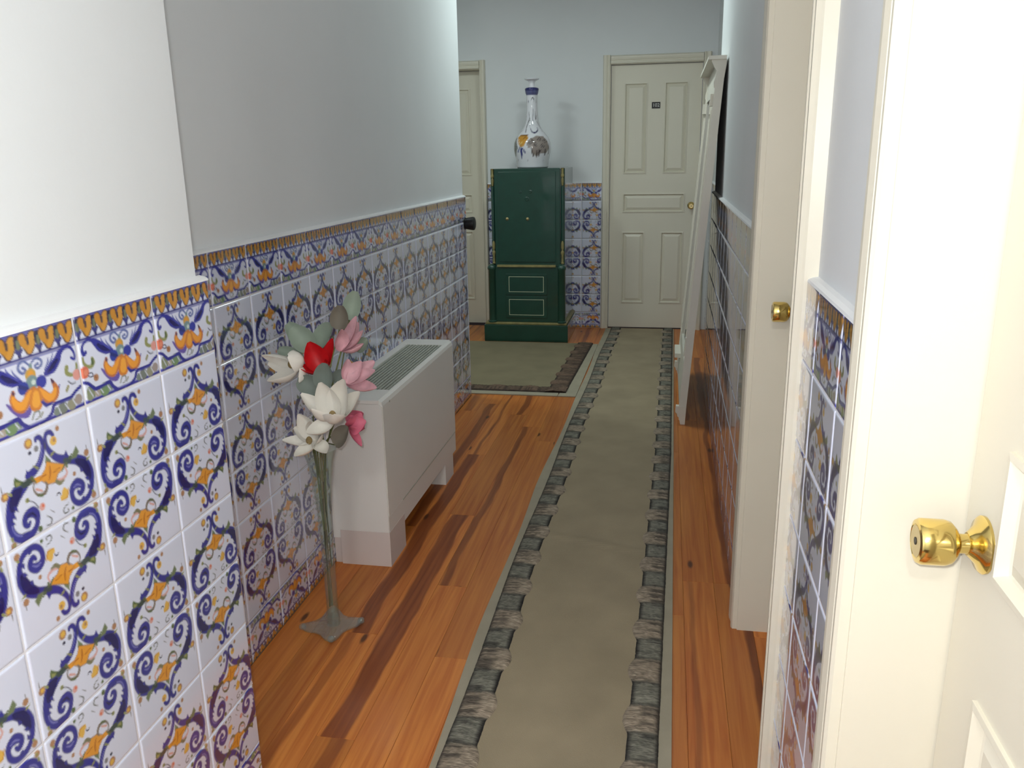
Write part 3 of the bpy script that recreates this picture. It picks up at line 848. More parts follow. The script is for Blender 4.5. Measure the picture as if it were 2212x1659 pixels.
me = bpy.data.meshes.new_from_object(fo_.evaluated_get(dg)); bpy.data.objects.remove(fo_)
me.transform(Matrix.Rotation(PI / 2, 4, 'X')); me.materials.clear(); me.materials.append(MATS['plate_text'])
dd = bpy.data.objects.new('digits', me); link(dd, pl, (-0.109, YB + 0.0255, 1.7395))

# ------------------------------------------------------------------ black stop at the far end of the left wall
o = empty('wall_door_stop', (XL1, 4.655, 1.02)); tag(o, 'black round rubber knob sticking out from the far end of the tiled left wall', 'door stop')
G().lathe([(0.030, 0.0005), (0.030, 0.006), (0.032, 0.012), (0.0375, 0.046), (0.036, 0.054), (0.028, 0.058), (0.0, 0.059)], (XL1, 4.655, 1.02), (Vector((0, 1, 0)), Vector((0, 0, 1)), Vector((1, 0, 0))), 28, cap=False).build('rubber_head', 'black_rubber', o)
G().lathe([(0.034, 0.0002), (0.034, 0.0035), (0.031, 0.005)], (XL1, 4.655, 1.02), (Vector((0, 1, 0)), Vector((0, 0, 1)), Vector((1, 0, 0))), 28).build('mounting_plate', 'black_plate', o)

# ------------------------------------------------------------------ carpets
def interp(pts, y):
    return float(np.interp(y, [p[0] for p in pts], [p[1] for p in pts]))
def strip_mesh(name, left, right, y0, y1, z, m, parent, dy=0.05, nx=6, th=0.006, wob=0.0, seed=0, creases=()):
    """flat woven band between two edge curves with real thickness"""
    n = max(2, int((y1 - y0) / dy)); r = np.random.default_rng(seed)
    ph = r.uniform(0, 6, 4)
    vs = []; fs = []
    for j in range(n + 1):
        y = y0 + (y1 - y0) * j / n
        for i in range(nx + 1):
            t = i / nx
            x = left(y) * (1 - t) + right(y) * t
            zz = z + wob * (math.sin(3.1 * y + ph[0] + 2 * t) + math.sin(7.3 * y + ph[1] - 3 * t)) * math.sin(PI * t)
            for cy, cs, ch in creases: zz += ch * math.exp(-((y - cy - cs * (t - 0.5)) / 0.02) ** 2)
            vs.append((x, y, zz))
    W1 = nx + 1
    for j in range(n):
        for i in range(nx): fs.append((j * W1 + i, j * W1 + i + 1, (j + 1) * W1 + i + 1, (j + 1) * W1 + i))
    ring = [i for i in range(W1)] + [j * W1 + nx for j in range(1, n + 1)] + [n * W1 + i for i in range(nx - 1, -1, -1)] + [j * W1 for j in range(n - 1, 0, -1)]
    b = len(vs)
    for i in ring: vs.append((vs[i][0], vs[i][1], 0.0005))
    q = len(ring)
    for i in range(q): fs.append((ring[i], b + i, b + (i + 1) % q, ring[(i + 1) % q]))
    fs.append(tuple(b + i for i in range(q)))
    return G().add(vs, fs).build(name, m, parent)

def stripe(name, centre, width, t0, t1, place, z0, parent, side, phase, tones, period=0.208):
    """tufted border: lumps of yarn along the run; place(s, t) -> world xy; side: +1 field lies at +s"""
    dt = 0.008; n = int((t1 - t0) / dt); nx = 14
    vs = []; cols = []
    A, B, K = [np.array([lin(c) for c in q]) for q in tones]
    r = np.random.default_rng(int(abs(centre) * 1000) + 3)
    jit = r.normal(0, 1, (n + 1, nx + 1)); row = r.normal(0, 1, n + 1)
    for j in range(n + 1):
        t = t0 + (t1 - t0) * j / n
        f = ((t - phase) / period) % 1.0          # 0 = middle of a pale lump
        d = min(f, 1 - f)
        beige = max(0.0, min(1.0, (0.27 - d) / 0.05))
        bulge = 0.016 * max(0.0, math.cos(PI * min(1, d / 0.28) / 2)) if d < 0.28 else 0.0
        seam = 1.0 if abs(d - 0.27) < 0.03 else 0.0
        lump = (0.35 + 0.65 * math.cos(PI * min(1, d / 0.27) / 2)) if d < 0.27 else 0.35 + 0.5 * math.cos(PI * min(1, (0.5 - d) / 0.23) / 2)
        for i in range(nx + 1):
            u = i / nx                              # 0 outer edge, 1 edge towards the field
            s = (u - 0.5) * (width + bulge) + bulge / 2
            h = z0 + 0.010 * lump * math.sin(PI * min(1, max(0, u * 0.92 + 0.04))) ** 0.6 + 0.0008 * jit[j, i]
            if i in (0, nx): h = 0.0006
            x, y = place(centre, s * side, t)
            vs.append((x, y, h))
            c = A * beige + B * (1 - beige)
            c = c * max(0.35, 1 + 0.12 * jit[j, i] + 0.11 * row[j])
            edge_in = max(0.0, (u - 0.80) / 0.1) * (1 - beige)          # dark stitched line along the field
            edge_out = max(0.0, (0.17 - u) / 0.12)
            tail = 0.7 * max(0.0, min(1.0, (0.62 - u) / 0.15)) if (row[j] > 0.25 and d < 0.36) else 0.0     # dark yarn tails on the outer half
            k = min(1.0, max(min(1, edge_in), min(1, edge_out), 0.55 * seam, tail))
            cols.append(np.clip(c * (1 - k) + K * k, 0.002, 1))
    W1 = nx + 1
    fs = [(j * W1 + i, j * W1 + i + 1, (j + 1) * W1 + i + 1, (j + 1) * W1 + i) for j in range(n) for i in range(nx)]
    g = G().add(vs, fs, True)
    o = g.build(name, 'rug_stripe', parent, fixn=False)
    at = o.data.color_attributes.new('paint', 'FLOAT_COLOR', 'POINT')
    at.data.foreach_set('color', np.c_[np.array(cols), np.ones(len(cols))].astype(np.float32).ravel())
    if o.data.polygons[0].normal.z < 0: o.data.flip_normals()
    return o

TONES = ((152, 138, 120), (120, 118, 106), (34, 31, 30))
TONES2 = ((112, 90, 74), (96, 78, 64), (36, 26, 24))
rl = [(-1, -0.505), (1.6, -0.512), (2.2, -0.520), (3.33, -0.519), (4.7, -0.492), (6.75, -0.468)]
rr = [(-1, 0.047), (1.68, 0.051), (3.7, 0.066), (6.75, 0.082)]
sl = [(-1, -0.450), (1.7, -0.453), (2.5, -0.452), (3.8, -0.440), (6.75, -0.384)]      # stripe centres
sr_ = [(-1, -0.022), (1.7, -0.019), (3.8, 0.017), (6.75, 0.036)]
runner = empty('hallway_runner', (-0.22, 3.0, 0)); tag(runner, 'long beige carpet runner with dark tufted side stripes down the corridor', 'rug')
Y0, Y1 = -0.6, 6.74
strip_mesh('field', lambda y: interp(sl, y) + 0.02, lambda y: interp(sr_, y) - 0.02, Y0, Y1, 0.0095, 'rug_field', runner, wob=0.0012, dy=0.012, creases=((2.80, -0.12, 0.0035), (5.35, 0.22, 0.003), (3.9, 0.1, 0.002)))
strip_mesh('edge_binding', lambda y: interp(rl, y) + 0.004 * math.sin(5 * y), lambda y: interp(sl, y) - 0.02, Y0, Y1, 0.007, 'rug_binding', runner, nx=3)
strip_mesh('edge_binding', lambda y: interp(sr_, y) + 0.02, lambda y: interp(rr, y), Y0, Y1, 0.007, 'rug_binding', runner, nx=3)
stripe('tufted_stripe', -0.45, 0.088, Y0, Y1, lambda c, s, t: (interp(sl, t) + s + 0.004 * math.sin(4.1 * t), t), 0.010, runner, 1, 2.44, TONES)
stripe('tufted_stripe', -0.02, 0.084, Y0, Y1, lambda c, s, t: (interp(sr_, t) + s, t), 0.010, runner, -1, 2.449, TONES)

rug = empty('passage_rug', (-1.5, 5.4, 0)); tag(rug, 'olive beige rug with dark brown tufted border in front of the green safe', 'rug')
RX0, RX1, RY0, RY1 = -2.9, -0.505, 4.715, 6.14
ex = lambda y: -0.498 + 0.012 * (y - 4.72)
strip_mesh('field', lambda y: RX0, lambda y: -0.66 + 0.05 * (y - 4.8), RY0 + 0.1, RY1, 0.0088, 'rug_field_dark', rug, nx=20)
strip_mesh('edge_binding', lambda y: -0.60 + 0.05 * (y - 4.8), ex, RY0, RY1, 0.0066, 'rug_binding', rug, nx=3)
strip_mesh('edge_binding', lambda y: RX0, lambda y: -0.607, RY0, RY0 + 0.12, 0.0066, 'rug_binding', rug, nx=12, dy=0.03)
stripe('tufted_stripe', -0.62, 0.125, RY0 + 0.062, RY1, lambda c, s, t: (-0.622 + 0.035 * (t - 4.8) + s, t), 0.010, rug, -1, 5.0, TONES2)
stripe('tufted_stripe', -0.63, 0.12, RX0 + 0.01, -0.562, lambda c, s, t: (t, 4.835 + s), 0.009, rug, 1, -1.0, TONES2)

# ------------------------------------------------------------------ fan coil heater
fan = empty('fan_coil_heater', (-1.02, 3.0, 0)); tag(fan, 'white floor-standing fan coil heater with slatted top against the tiled wall', 'heater')
FX0, FX1, FY0, FY1, FZ = XL1 + 0.001, -0.912, 2.528, 3.478, 0.608
bm_prof = [(FX0, 0.0985), (FX1 - 0.001, 0.0985), (FX1 - 0.001, 0.186), (FX1 - 0.003, 0.188), (FX1, 0.190), (FX1, FZ - 0.02), (FX1 - 0.004, FZ - 0.007), (FX1 - 0.014, FZ), (FX1 - 0.020, FZ), (FX1 - 0.024, FZ - 0.010), (FX0 + 0.035, FZ - 0.010), (FX0 + 0.032, FZ), (FX0, FZ)]
ft = lambda p, q, t: (p, t, q)
G().prism(bm_prof, ft, FY0 + 0.004, FY1 - 0.004).build('casing_body', 'fan_white', fan)
for y0, y1 in ((FY0, FY0 + 0.004), (FY1 - 0.004, FY1)):
    G().prism([(FX0 + 0.028, 0.1305), (FX1 - 0.002, 0.1305), (FX1 - 0.002, FZ - 0.024), (FX1 - 0.012, FZ - 0.013), (FX0 + 0.028, FZ - 0.013)], ft, y0, y1).build('end_panel', 'fan_white', fan)
G().box((FX0 + 0.001, FY0 - 0.001, FZ - 0.0125), (FX1 - 0.013, FY0 + 0.135, FZ + 0.0006), 0.0015).build('top_cap', 'fan_white', fan)
G().box((FX0 + 0.001, FY1 - 0.10, FZ - 0.0125), (FX1 - 0.013, FY1 + 0.001, FZ + 0.0006), 0.0015).build('top_cap', 'fan_white', fan)
G().box((FX0 + 0.036, FY0 + 0.135, FZ - 0.009), (FX1 - 0.024, FY1 - 0.10, FZ - 0.0085)).build('grille_well', 'fan_dark', fan)
for i in range(11):
    x = FX0 + 0.042 + i * (FX1 - 0.03 - FX0 - 0.042) / 10
    G().box((x - 0.0045, FY0 + 0.135, FZ - 0.0085), (x + 0.0045, FY1 - 0.10, FZ - 0.001)).build('slat', 'fan_grille', fan)
# plinth feet: near one wraps the corner
G().box((FX0 + 0.028, FY0, 0), (FX1 - 0.0004, FY0 + 0.172, 0.13), 0.001).build('foot', 'fan_plinth', fan)
G().box((FX0 + 0.028, FY1 - 0.19, 0), (FX1 - 0.002, FY1 - 0.055, 0.10), 0.001).build('foot', 'fan_white', fan)
G().box((FX0, FY0 + 0.010, 0), (FX0 + 0.0275, FY1 - 0.01, 0.13)).build('back_plate', 'fan_plinth', fan)
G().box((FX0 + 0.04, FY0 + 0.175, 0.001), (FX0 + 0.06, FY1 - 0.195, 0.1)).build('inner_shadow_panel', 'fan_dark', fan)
G().box((FX1 - 0.0035, FY0 + 0.165, 0.184), (FX1 + 0.0004, FY1 - 0.01, 0.1865)).build('seam', 'fan_grille', fan)
G().lathe([(0.004, 0.0), (0.004, 0.001)], (FX1, FY0 + 0.075, FZ - 0.022), 'X', 12).build('screw', 'fan_grille', fan)

# ------------------------------------------------------------------ green safe with bottle on top
safe = empty('iron_safe', (-1.022, 6.48, 0)); tag(safe, 'tall dark green antique safe with gold lines standing at the end wall', 'safe')
SY0, SY1 = 6.20, 6.76
G().box((-1.362, SY0 - 0.02, 0), (-0.714, SY1, 0.132), 0.004).build('plinth', 'safe_green', safe)
G().box((-1.352, SY0 - 0.012, 0.132), (-0.724, SY1, 0.150), 0.004).build('plinth_moulding', 'safe_gold', safe)
lb = G().box((-1.318, SY0 + 0.006, 0.150), (-0.744, SY1, 0.575), 0.004).build('lower_body', 'safe_green', safe)
for z0, z1 in ((0.384, 0.502), (0.206, 0.328)):
    dr = G().box((-1.19, SY0 - 0.001, z0 - 0.02), (-0.875, SY0 + 0.007, z1 + 0.02), 0.002).build('drawer', 'safe_green', safe)
    w = 0.0035
    x0, x1 = -1.167, -0.899
    G().box((x0, SY0 - 0.003, z0), (x0 + w, SY0 - 0.001, z1)).box((x1 - w, SY0 - 0.003, z0), (x1, SY0 - 0.001, z1)).box((x0 + w, SY0 - 0.003, z0), (x1 - w, SY0 - 0.001, z0 + w)).box((x0 + w, SY0 - 0.003, z1 - w), (x1 - w, SY0 - 0.001, z1)).build('gold_line', 'safe_line', dr)
for x in (-1.298, -0.764):
    G().lathe([(0.036, 0.150), (0.036, 0.16), (0.030, 0.165), (0.029, 0.55), (0.034, 0.556), (0.034, 0.572), (0.026, 0.586), (0.012, 0.594), (0.0, 0.596)], (x, SY0 + 0.012, 0), 'Z', 24, cap=False).build('corner_column', 'safe_green', safe)
G().box((-1.255, SY0 - 0.006, 0.572), (-0.807, SY0 + 0.012, 0.590), 0.003).build('gold_ledge', 'safe_gold', safe)
ub = G().box((-1.268, SY0 + 0.014, 0.575), (-0.776, SY1, 1.294), 0.003).box((-1.300, SY0 + 0.045, 0.575), (-0.744, SY1 - 0.002, 1.292), 0.003).build('upper_body', 'safe_green', safe)
G().box((-1.236, SY0 + 0.008, 0.61), (-0.808, SY0 + 0.015, 1.272), 0.003).build('safe_door', 'safe_green', safe)
for x in (-1.283, -0.760):
    G().lathe([(0.009, 0.594), (0.013, 0.60), (0.009, 0.61), (0.0085, 0.66), (0.013, 0.675), (0.013, 0.685), (0.006, 0.695), (0.011, 0.715), (0.011, 0.745), (0.006, 0.765), (0.0, 0.768)], (x, SY0 + 0.030, 0), 'Z', 16, cap=False).build('gold_spindle', 'safe_gold', safe)
    G().lathe([(0.0, 1.165), (0.006, 1.17), (0.010, 1.20), (0.010, 1.215), (0.006, 1.224), (0.013, 1.235), (0.013, 1.243), (0.0085, 1.255), (0.009, 1.285), (0.014, 1.293), (0.0, 1.294)], (x, SY0 + 0.030, 0), 'Z', 16, cap=False).build('gold_spindle', 'safe_gold', safe)
    G().lathe([(0.012, 0.768), (0.012, 1.165)], (x, SY0 + 0.034, 0), 'Z', 14).build('corner_rod', 'safe_green', safe)
for x, z, r in ((-1.173, 0.931, 0.008), (-1.019, 0.93, 0.008)):
    G().lathe([(r * 1.4, 0.0), (r * 1.4, -0.003), (r, -0.004), (r, -0.012), (r * 0.6, -0.016), (0.0, -0.017)], (x, SY0 + 0.0085, z), 'Y', 14, cap=False).build('knob', 'brass_dull', safe)
for x, z, r in ((-1.021, 1.075, 0.016), (-0.995, 1.128, 0.012), (-1.07, 1.125, 0.010)):
    G().lathe([(r, 0.0), (r, -0.004), (r * 0.7, -0.006), (r * 0.6, -0.003), (0.0, -0.003)], (x, SY0 + 0.0085, z), 'Y', 18, cap=False).build('keyhole_cover', 'safe_green', safe)

# painted bottle
BP = [(0.000, 0.0), (0.112, 0.0), (0.118, 0.004), (0.120, 0.03), (0.1285, 0.08), (0.137, 0.12), (0.139, 0.150), (0.135, 0.185), (0.121, 0.218), (0.098, 0.246), (0.074, 0.275), (0.057, 0.305), (0.048, 0.34), (0.043, 0.39), (0.0405, 0.44), (0.041, 0.50), (0.0425, 0.522), (0.046, 0.528), (0.0525, 0.560), (0.052, 0.566), (0.044, 0.570), (0.026, 0.574), (0.021, 0.586), (0.022, 0.606), (0.030, 0.618), (0.053, 0.628), (0.0555, 0.632), (0.053, 0.637), (0.0, 0.640)]
BX, BY, BZ = -1.010, 6.42, 1.2945
def bottle():
    zs = np.linspace(0, 0.64, 97)
    pr = np.array(BP); arc = np.r_[0, np.cumsum(np.hypot(*np.diff(pr, axis=0).T))]
    s_ = np.linspace(0, arc[-1], 110)
    rr_ = np.interp(s_, arc, pr[:, 0]); zz_ = np.interp(s_, arc, pr[:, 1])
    n = 96
    th = np.linspace(0, 2 * PI, n, endpoint=False)
    vs = []; fs = []
    for r, z in zip(rr_, zz_):
        for a in th: vs.append((BX + r * math.cos(a), BY + r * math.sin(a), BZ + z))
    for i in range(len(s_) - 1):
        for k in range(n): fs.append((i * n + k, i * n + (k + 1) % n, (i + 1) * n + (k + 1) % n, (i + 1) * n + k))
    # painting: sketch units -> (angle * 0.12 m, height)
    pp = Paint((226, 226, 232), [(0, 0), (1, 0), (1, 1), (0, 1)], 1, np.array([1.0, 1.0]))
    def M(x, y):
        z = (1520 - y) * 0.00046
        r = float(np.interp(z, pr[1:, 1], pr[1:, 0]))
        return (math.asin(max(-0.99, min(0.99, (x - 462) * 0.00046 / r))) * 0.12, z)
    def S(pts, w, c):
        pp.stroke([M(*q) for q in pts], [k * 0.00046 for k in (w if isinstance(w, list) else [w] * len(pts))], c, raw=True)
    def Pg(pts, c): pp.poly([M(*q) for q in pts], c, raw=True)
    D = (46, 44, 62); T = (150, 138, 132); DB = (70, 62, 62)
    for a, b, w in (((385, 460), (385, 505), 14), ((415, 485), (415, 495), 30), ((535, 470), (535, 510), 10)): S([a, b], w, D)
    S([(460, 470), (480, 440), (505, 455), (508, 500)], [12, 18, 20, 12], D)
    S([(425, 650), (430, 760), (395, 860), (383, 965)], [14, 26, 22, 16], DB); S([(440, 740), (440, 880)], [18, 12], DB)
    S([(492, 600), (490, 700), (490, 855)], [8, 20, 12], D); S([(520, 640), (530, 760), (540, 700)], [14, 26, 12], DB)
    S([(545, 790), (585, 870), (640, 960)], [10, 14, 8], D); S([(385, 690), (350, 850)], [8, 8], D)
    S([(455, 900), (490, 960), (540, 972), (572, 925), (555, 890)], [10, 20, 22, 18, 8], (62, 62, 96)); S([(255, 985), (325, 930)], [16, 10], DB)
    Pg([(200, 1060), (250, 1010), (262, 1200), (215, 1340), (180, 1330), (172, 1180)], (138, 140, 138))  # grey shading at the left edge, painted into the bottle's colour
    S([(190, 1100), (210, 1200), (190, 1320)], [14, 22, 18], (92, 96, 92)); S([(240, 1050), (235, 1180)], [10, 16], (92, 90, 100))
    Pg([(262, 1040), (300, 1005), (420, 1000), (440, 1060), (400, 1110), (370, 1180), (300, 1190), (262, 1120)], (206, 148, 56))
    S([(290, 1015), (420, 1010)], [12, 26], (120, 82, 40)); S([(360, 1060), (390, 1040), (420, 1070)], [14, 12, 10], (130, 84, 36)); S([(300, 1150), (330, 1120)], [22, 26], (228, 190, 104)); S([(280, 1080), (290, 1140)], [8, 10], (240, 230, 210))
    S([(318, 1140), (320, 1200)], [6, 12], D)
    S([(322, 1190), (322, 1270), (326, 1372)], [8, 46, 6], (38, 44, 118)); S([(300, 1195), (262, 1262)], [10, 24], (52, 70, 130)); S([(340, 1205), (385, 1275)], [10, 26], (44, 54, 124))
    Pg([(490, 1060), (560, 1020), (660, 1030), (725, 1110), (745, 1220), (700, 1300), (640, 1290), (560, 1340), (500, 1290), (480, 1180)], T)
    Pg([(430, 1090), (490, 1060), (490, 1190), (450, 1220), (410, 1150)], (160, 150, 146))
    for q in ((560, 1160), (660, 1180), (470, 1130), (690, 1100), (610, 1080)): S([(q[0] - 26, q[1]), (q[0], q[1] - 30), (q[0] + 26, q[1]), (q[0], q[1] + 28), (q[0] - 26, q[1])], 9, DB); S([q, (q[0] + 1, q[1] + 1)], 14, D)
    for a, b in (((490, 1220), (518, 1335)), ((570, 1250), (565, 1345)), ((612, 1240), (600, 1330)), ((700, 1230), (690, 1320)), ((740, 1150), (735, 1300)), ((480, 1060), (520, 1110)), ((640, 1240), (600, 1290))): S([a, b], [14, 20], DB)
    for a in ((430, 1395), (260, 1385), (660, 1400)): S([a, (a[0], a[1] + 18)], [12, 6], (140, 140, 150))
    cols = []
    TT, ZZ = np.meshgrid(th, zz_)
    a = (TT + PI / 2 + PI / 2) % PI - PI / 2      # the decoration runs round twice
    cc = pp.sample((a * 0.12).ravel(), ZZ.ravel(), 0.0035)
    zf = ZZ.ravel(); sf = np.repeat(s_, n)
    colr = np.array([lin(c) for c in (86, 90, 134)]); dark = np.array([lin(c) for c in (40, 44, 104)])
    m1 = (zf > 0.522) & (zf < 0.571); cc[m1] = colr
    m2 = (zf > 0.553) & (zf < 0.571); cc[m2] = dark
    o = G().add(vs, fs, True).build('painted_bottle', 'bottle_glaze', None, origin=(BX, BY, BZ), fixn=False)
    at = o.data.color_attributes.new('paint', 'FLOAT_COLOR', 'POINT')
    at.data.foreach_set('color', np.c_[cc, np.ones(len(cc))].astype(np.float32).ravel())
    tag(o, 'tall white ceramic bottle vase painted with blue and orange flowers on the green safe', 'vase')
bottle()

# ------------------------------------------------------------------ leaning mirror
mir = empty('leaning_mirror', (0.12, 4.75, 0)); tag(mir, 'tall off-white framed mirror with cornice leaning against the right wall', 'mirror')
MY0, MY1 = 4.28, 5.30
xf = lambda z: 0.087 + 0.0695 * z
TK = 0.038
side = [(xf(0.10) + TK, 0.10), (xf(0.10), 0.10), (xf(0.46) - 0.001, 0.452), (xf(0.46) - 0.005, 0.456), (xf(0.46) - 0.005, 0.464), (xf(0.47), 0.468), (xf(1.68), 1.68), (xf(1.68) - 0.004, 1.686), (xf(1.71) - 0.008, 1.706),
        (xf(1.73) - 0.002, 1.73), (xf(1.755), 1.755), (xf(1.77) - 0.012, 1.772), (xf(1.8) - 0.028, 1.800), (xf(1.8) - 0.028, 1.806), (xf(1.806) + TK + 0.004, 1.806), (xf(1.78) + TK + 0.004, 1.78), (xf(1.72) + TK, 1.72)]
for y0, y1 in ((MY0, MY0 + 0.028), (MY1 - 0.028, MY1)):
    sp = G().prism(side, lambda p, q, t: (p, t, q), y0, y1).build('side_board', 'white_frame', mir)
    G().prism([(xf(0.1) + TK, 0.10), (xf(0.1) - 0.016, 0.10), (xf(0.07) - 0.016, 0.066), (xf(0.07) - 0.008, 0.060), (xf(0.05) - 0.003, 0.044), (xf(0.05) + 0.003, 0.040), (xf(0.03) + 0.006, 0.026), (xf(0.03) + 0.010, 0.022), (xf(0) + 0.016, 0.0), (xf(0) + TK + 0.002, 0.0)], lambda p, q, t: (p, t, q), y0 - 0.003, y1 + 0.003).build('foot_block', 'white_frame', sp)
G().prism([(xf(1.8) - 0.044, 1.806), (xf(1.82) - 0.044, 1.823), (xf(1.82) + TK + 0.002, 1.823), (xf(1.8) + TK + 0.002, 1.806)], lambda p, q, t: (p, t, q), MY0 - 0.012, MY1 + 0.012).build('cornice', 'white_frame', mir)
def rail(z0, z1, dx0, dx1, y0, y1, name, m='white_frame'):
    G().prism([(xf(z0) + dx0, z0), (xf(z1) + dx0, z1), (xf(z1) + dx1, z1), (xf(z0) + dx1, z0)], lambda p, q, t: (p, t, q), y0, y1).build(name, m, mir)
ya, yb_ = MY0 + 0.028, MY1 - 0.028
rail(1.66, 1.806, 0.004, 0.024, ya, yb_, 'top_rail'); rail(0.06, 0.30, 0.006, 0.026, ya, yb_, 'bottom_rail')
for y0, y1 in ((ya, ya + 0.09), (yb_ - 0.09, yb_)): rail(0.30, 1.66, 0.006, 0.026, y0, y1, 'stile')
for y0, y1 in ((ya + 0.012, ya + 0.05), (yb_ - 0.05, yb_ - 0.012)): rail(0.36, 1.58, -0.004, 0.0062, y0, y1, 'fluting')
for y0 in (ya + 0.004, yb_ - 0.064): rail(1.60, 1.655, -0.014, 0.0062, y0, y0 + 0.06, 'capital'); 
rail(0.19, 0.215, -0.028, 0.0062, MY1 - 0.3, MY1 - 0.05, 'shelf_lip')
rail(0.30, 1.66, 0.014, 0.018, ya + 0.09, yb_ - 0.09, 'glass', 'mirror_glass')
rail(0.12, 1.79, 0.0265, 0.033, ya, yb_, 'back_board', 'dark_back')

# ------------------------------------------------------------------ glass vase with artificial flowers
VX, VY = -0.966, 2.13
vase = empty('glass_vase', (VX, VY, 0)); tag(vase, 'slender clear glass trumpet vase on the floor beside the heater', 'vase')
outer = [(0.0, 0.012), (0.020, 0.012), (0.0185, 0.04), (0.0175, 0.10), (0.018, 0.2), (0.0195, 0.3), (0.0225, 0.4), (0.029, 0.48), (0.038, 0.54), (0.049, 0.580)]
inner = [(r - 0.0028, z) for r, z in outer[::-1] if z > 0.03] + [(0.0, 0.045)]
G().lathe(outer + [(0.0475, 0.5815)] + inner, (VX, VY, 0), 'Z', 40, cap=False).build('bowl', 'vase_glass', vase)
# square star foot with four scrolled points
vs = []; fs = []; n = 64
ringdef = [(0.25, 0.020), (0.6, 0.013), (0.92, 0.012), (1.0, 0.009), (1.0, 0.004), (0.94, 0.001)]
for f, z in ringdef:
    for k in range(n):
        a = 2 * PI * k / n
        R = 0.058 + 0.034 * abs(math.cos(2 * (a - 0.35))) ** 3
        vs.append((VX - 0.006 + R * f * math.cos(a), VY + R * f * math.sin(a), z + (0.006 * abs(math.cos(2 * (a - 0.35))) ** 8 if f > 0.8 and z > 0.003 else 0)))
for i in range(len(ringdef) - 1):
    for k in range(n): fs.append((i * n + k, i * n + (k + 1) % n, (i + 1) * n + (k + 1) % n, (i + 1) * n + k))
fs.append(tuple(range(n))); fs.append(tuple((len(ringdef) - 1) * n + k for k in range(n)))
G().add(vs, fs, True).build('foot', 'foot_glass', vase)
for k in range(4):
    a = 0.35 + k * PI / 2
    G().ball((VX - 0.006 + 0.088 * math.cos(a), VY + 0.088 * math.sin(a), 0.0115), 0.011, 0.011, 0.010).build('foot_knob', 'foot_glass', vase)
for k in range(9):                                    # beads running down one side
    z = 0.30 + k * 0.019; r = float(np.interp(z, [q[1] for q in outer], [q[0] for q in outer]))
    G().ball((VX - (r + 0.001) * 0.92, VY - (r + 0.001) * 0.4, z), 0.0042, u=8, v=6).build('bead', 'foot_glass', vase)

def petal(base, tip, width, cup, m, parent, name='petal', bend=0.25, pointy=1.0, nseg=8, msec=None):
    """one petal or leaf from base to tip; cup: direction its hollow faces; real 1 mm thickness"""
    b, t = Vector(base), Vector(tip)
    ax = t - b; L = ax.length; ax.normalize()
    c = Vector(cup); c = (c - ax * c.dot(ax)).normalized()
    sd = ax.cross(c)
    nw = 6
    top = []; 
    for i in range(nseg + 1):
        u = i / nseg
        w = width * 1.12 * (math.sin(PI * min(1, (u ** 0.85) * 0.94 + 0.03)) ** (0.8 * pointy))
        for j in range(nw + 1):
            q = (j / nw - 0.5) * 2
            p = b + ax * (u * L) + sd * (q * w / 2) - c * (L * bend * math.sin(PI * u) * (1 - 0.9 * q * q * 0.5)) + c * (0.22 * w * q * q)
            top.append(p)
    W1 = nw + 1
    fs = [(i * W1 + j, i * W1 + j + 1, (i + 1) * W1 + j + 1, (i + 1) * W1 + j) for i in range(nseg) for j in range(nw)]
    N = len(top)
    bot = [p - c * 0.0009 for p in top]
    fs += [(N + d, N + e, N + f, N + g_) for (g_, f, e, d) in fs[:nseg * nw]]
    ring = [j for j in range(W1)] + [i * W1 + nw for i in range(1, nseg + 1)] + [nseg * W1 + j for j in range(nw - 1, -1, -1)] + [i * W1 for i in range(nseg - 1, 0, -1)]
    m_ = len(ring)
    for i in range(m_): fs.append((ring[i], ring[(i + 1) % m_], N + ring[(i + 1) % m_], N + ring[i]))
    return G().add(top + bot, fs, True).build(name, m, parent)

rim = Vector((VX, VY, 0.575)); foot_ = Vector((VX, VY, 0.05))
def stem_path(base, k):
    a = k * 2.4
    r = Vector((0.010 * math.cos(a), 0.010 * math.sin(a), 0))
    b = Vector(base)
    mid = rim + r * 2.0 + (b - rim) * 0.30 + Vector((0, 0, 0.01))
    lo = foot_ + r * 0.8 + Vector((0, 0, 0.02 if k in (1, 4, 6) else 0.16 + 0.035 * k))
    return [lo, lo.lerp(rim + r, 0.5) - r * 0.3, Vector((VX, VY, 0.50)) + r * 1.2, rim + r * 1.8, mid, b]

def flower(k, name, label, base, petals, m, cat='flower', heart=None, heart_r=0.009):
    o = empty(name, base); tag(o, label, cat, 'artificial flowers in the glass vase')
    for (tip, w, cup, bend) in petals:
        petal(base, tip, w, cup, m if not isinstance(tip, dict) else m, o, bend=bend)
    if heart: G().ball(Vector(base).lerp(Vector(heart), 0.5), heart_r, heart_r, heart_r * 1.3).build('flower_heart', 'petal_heart', o)
    G().tube(stem_path(base, k), [0.0022] * 5 + [0.0026], 7).build('stem', 'stem_green', o)
    return o

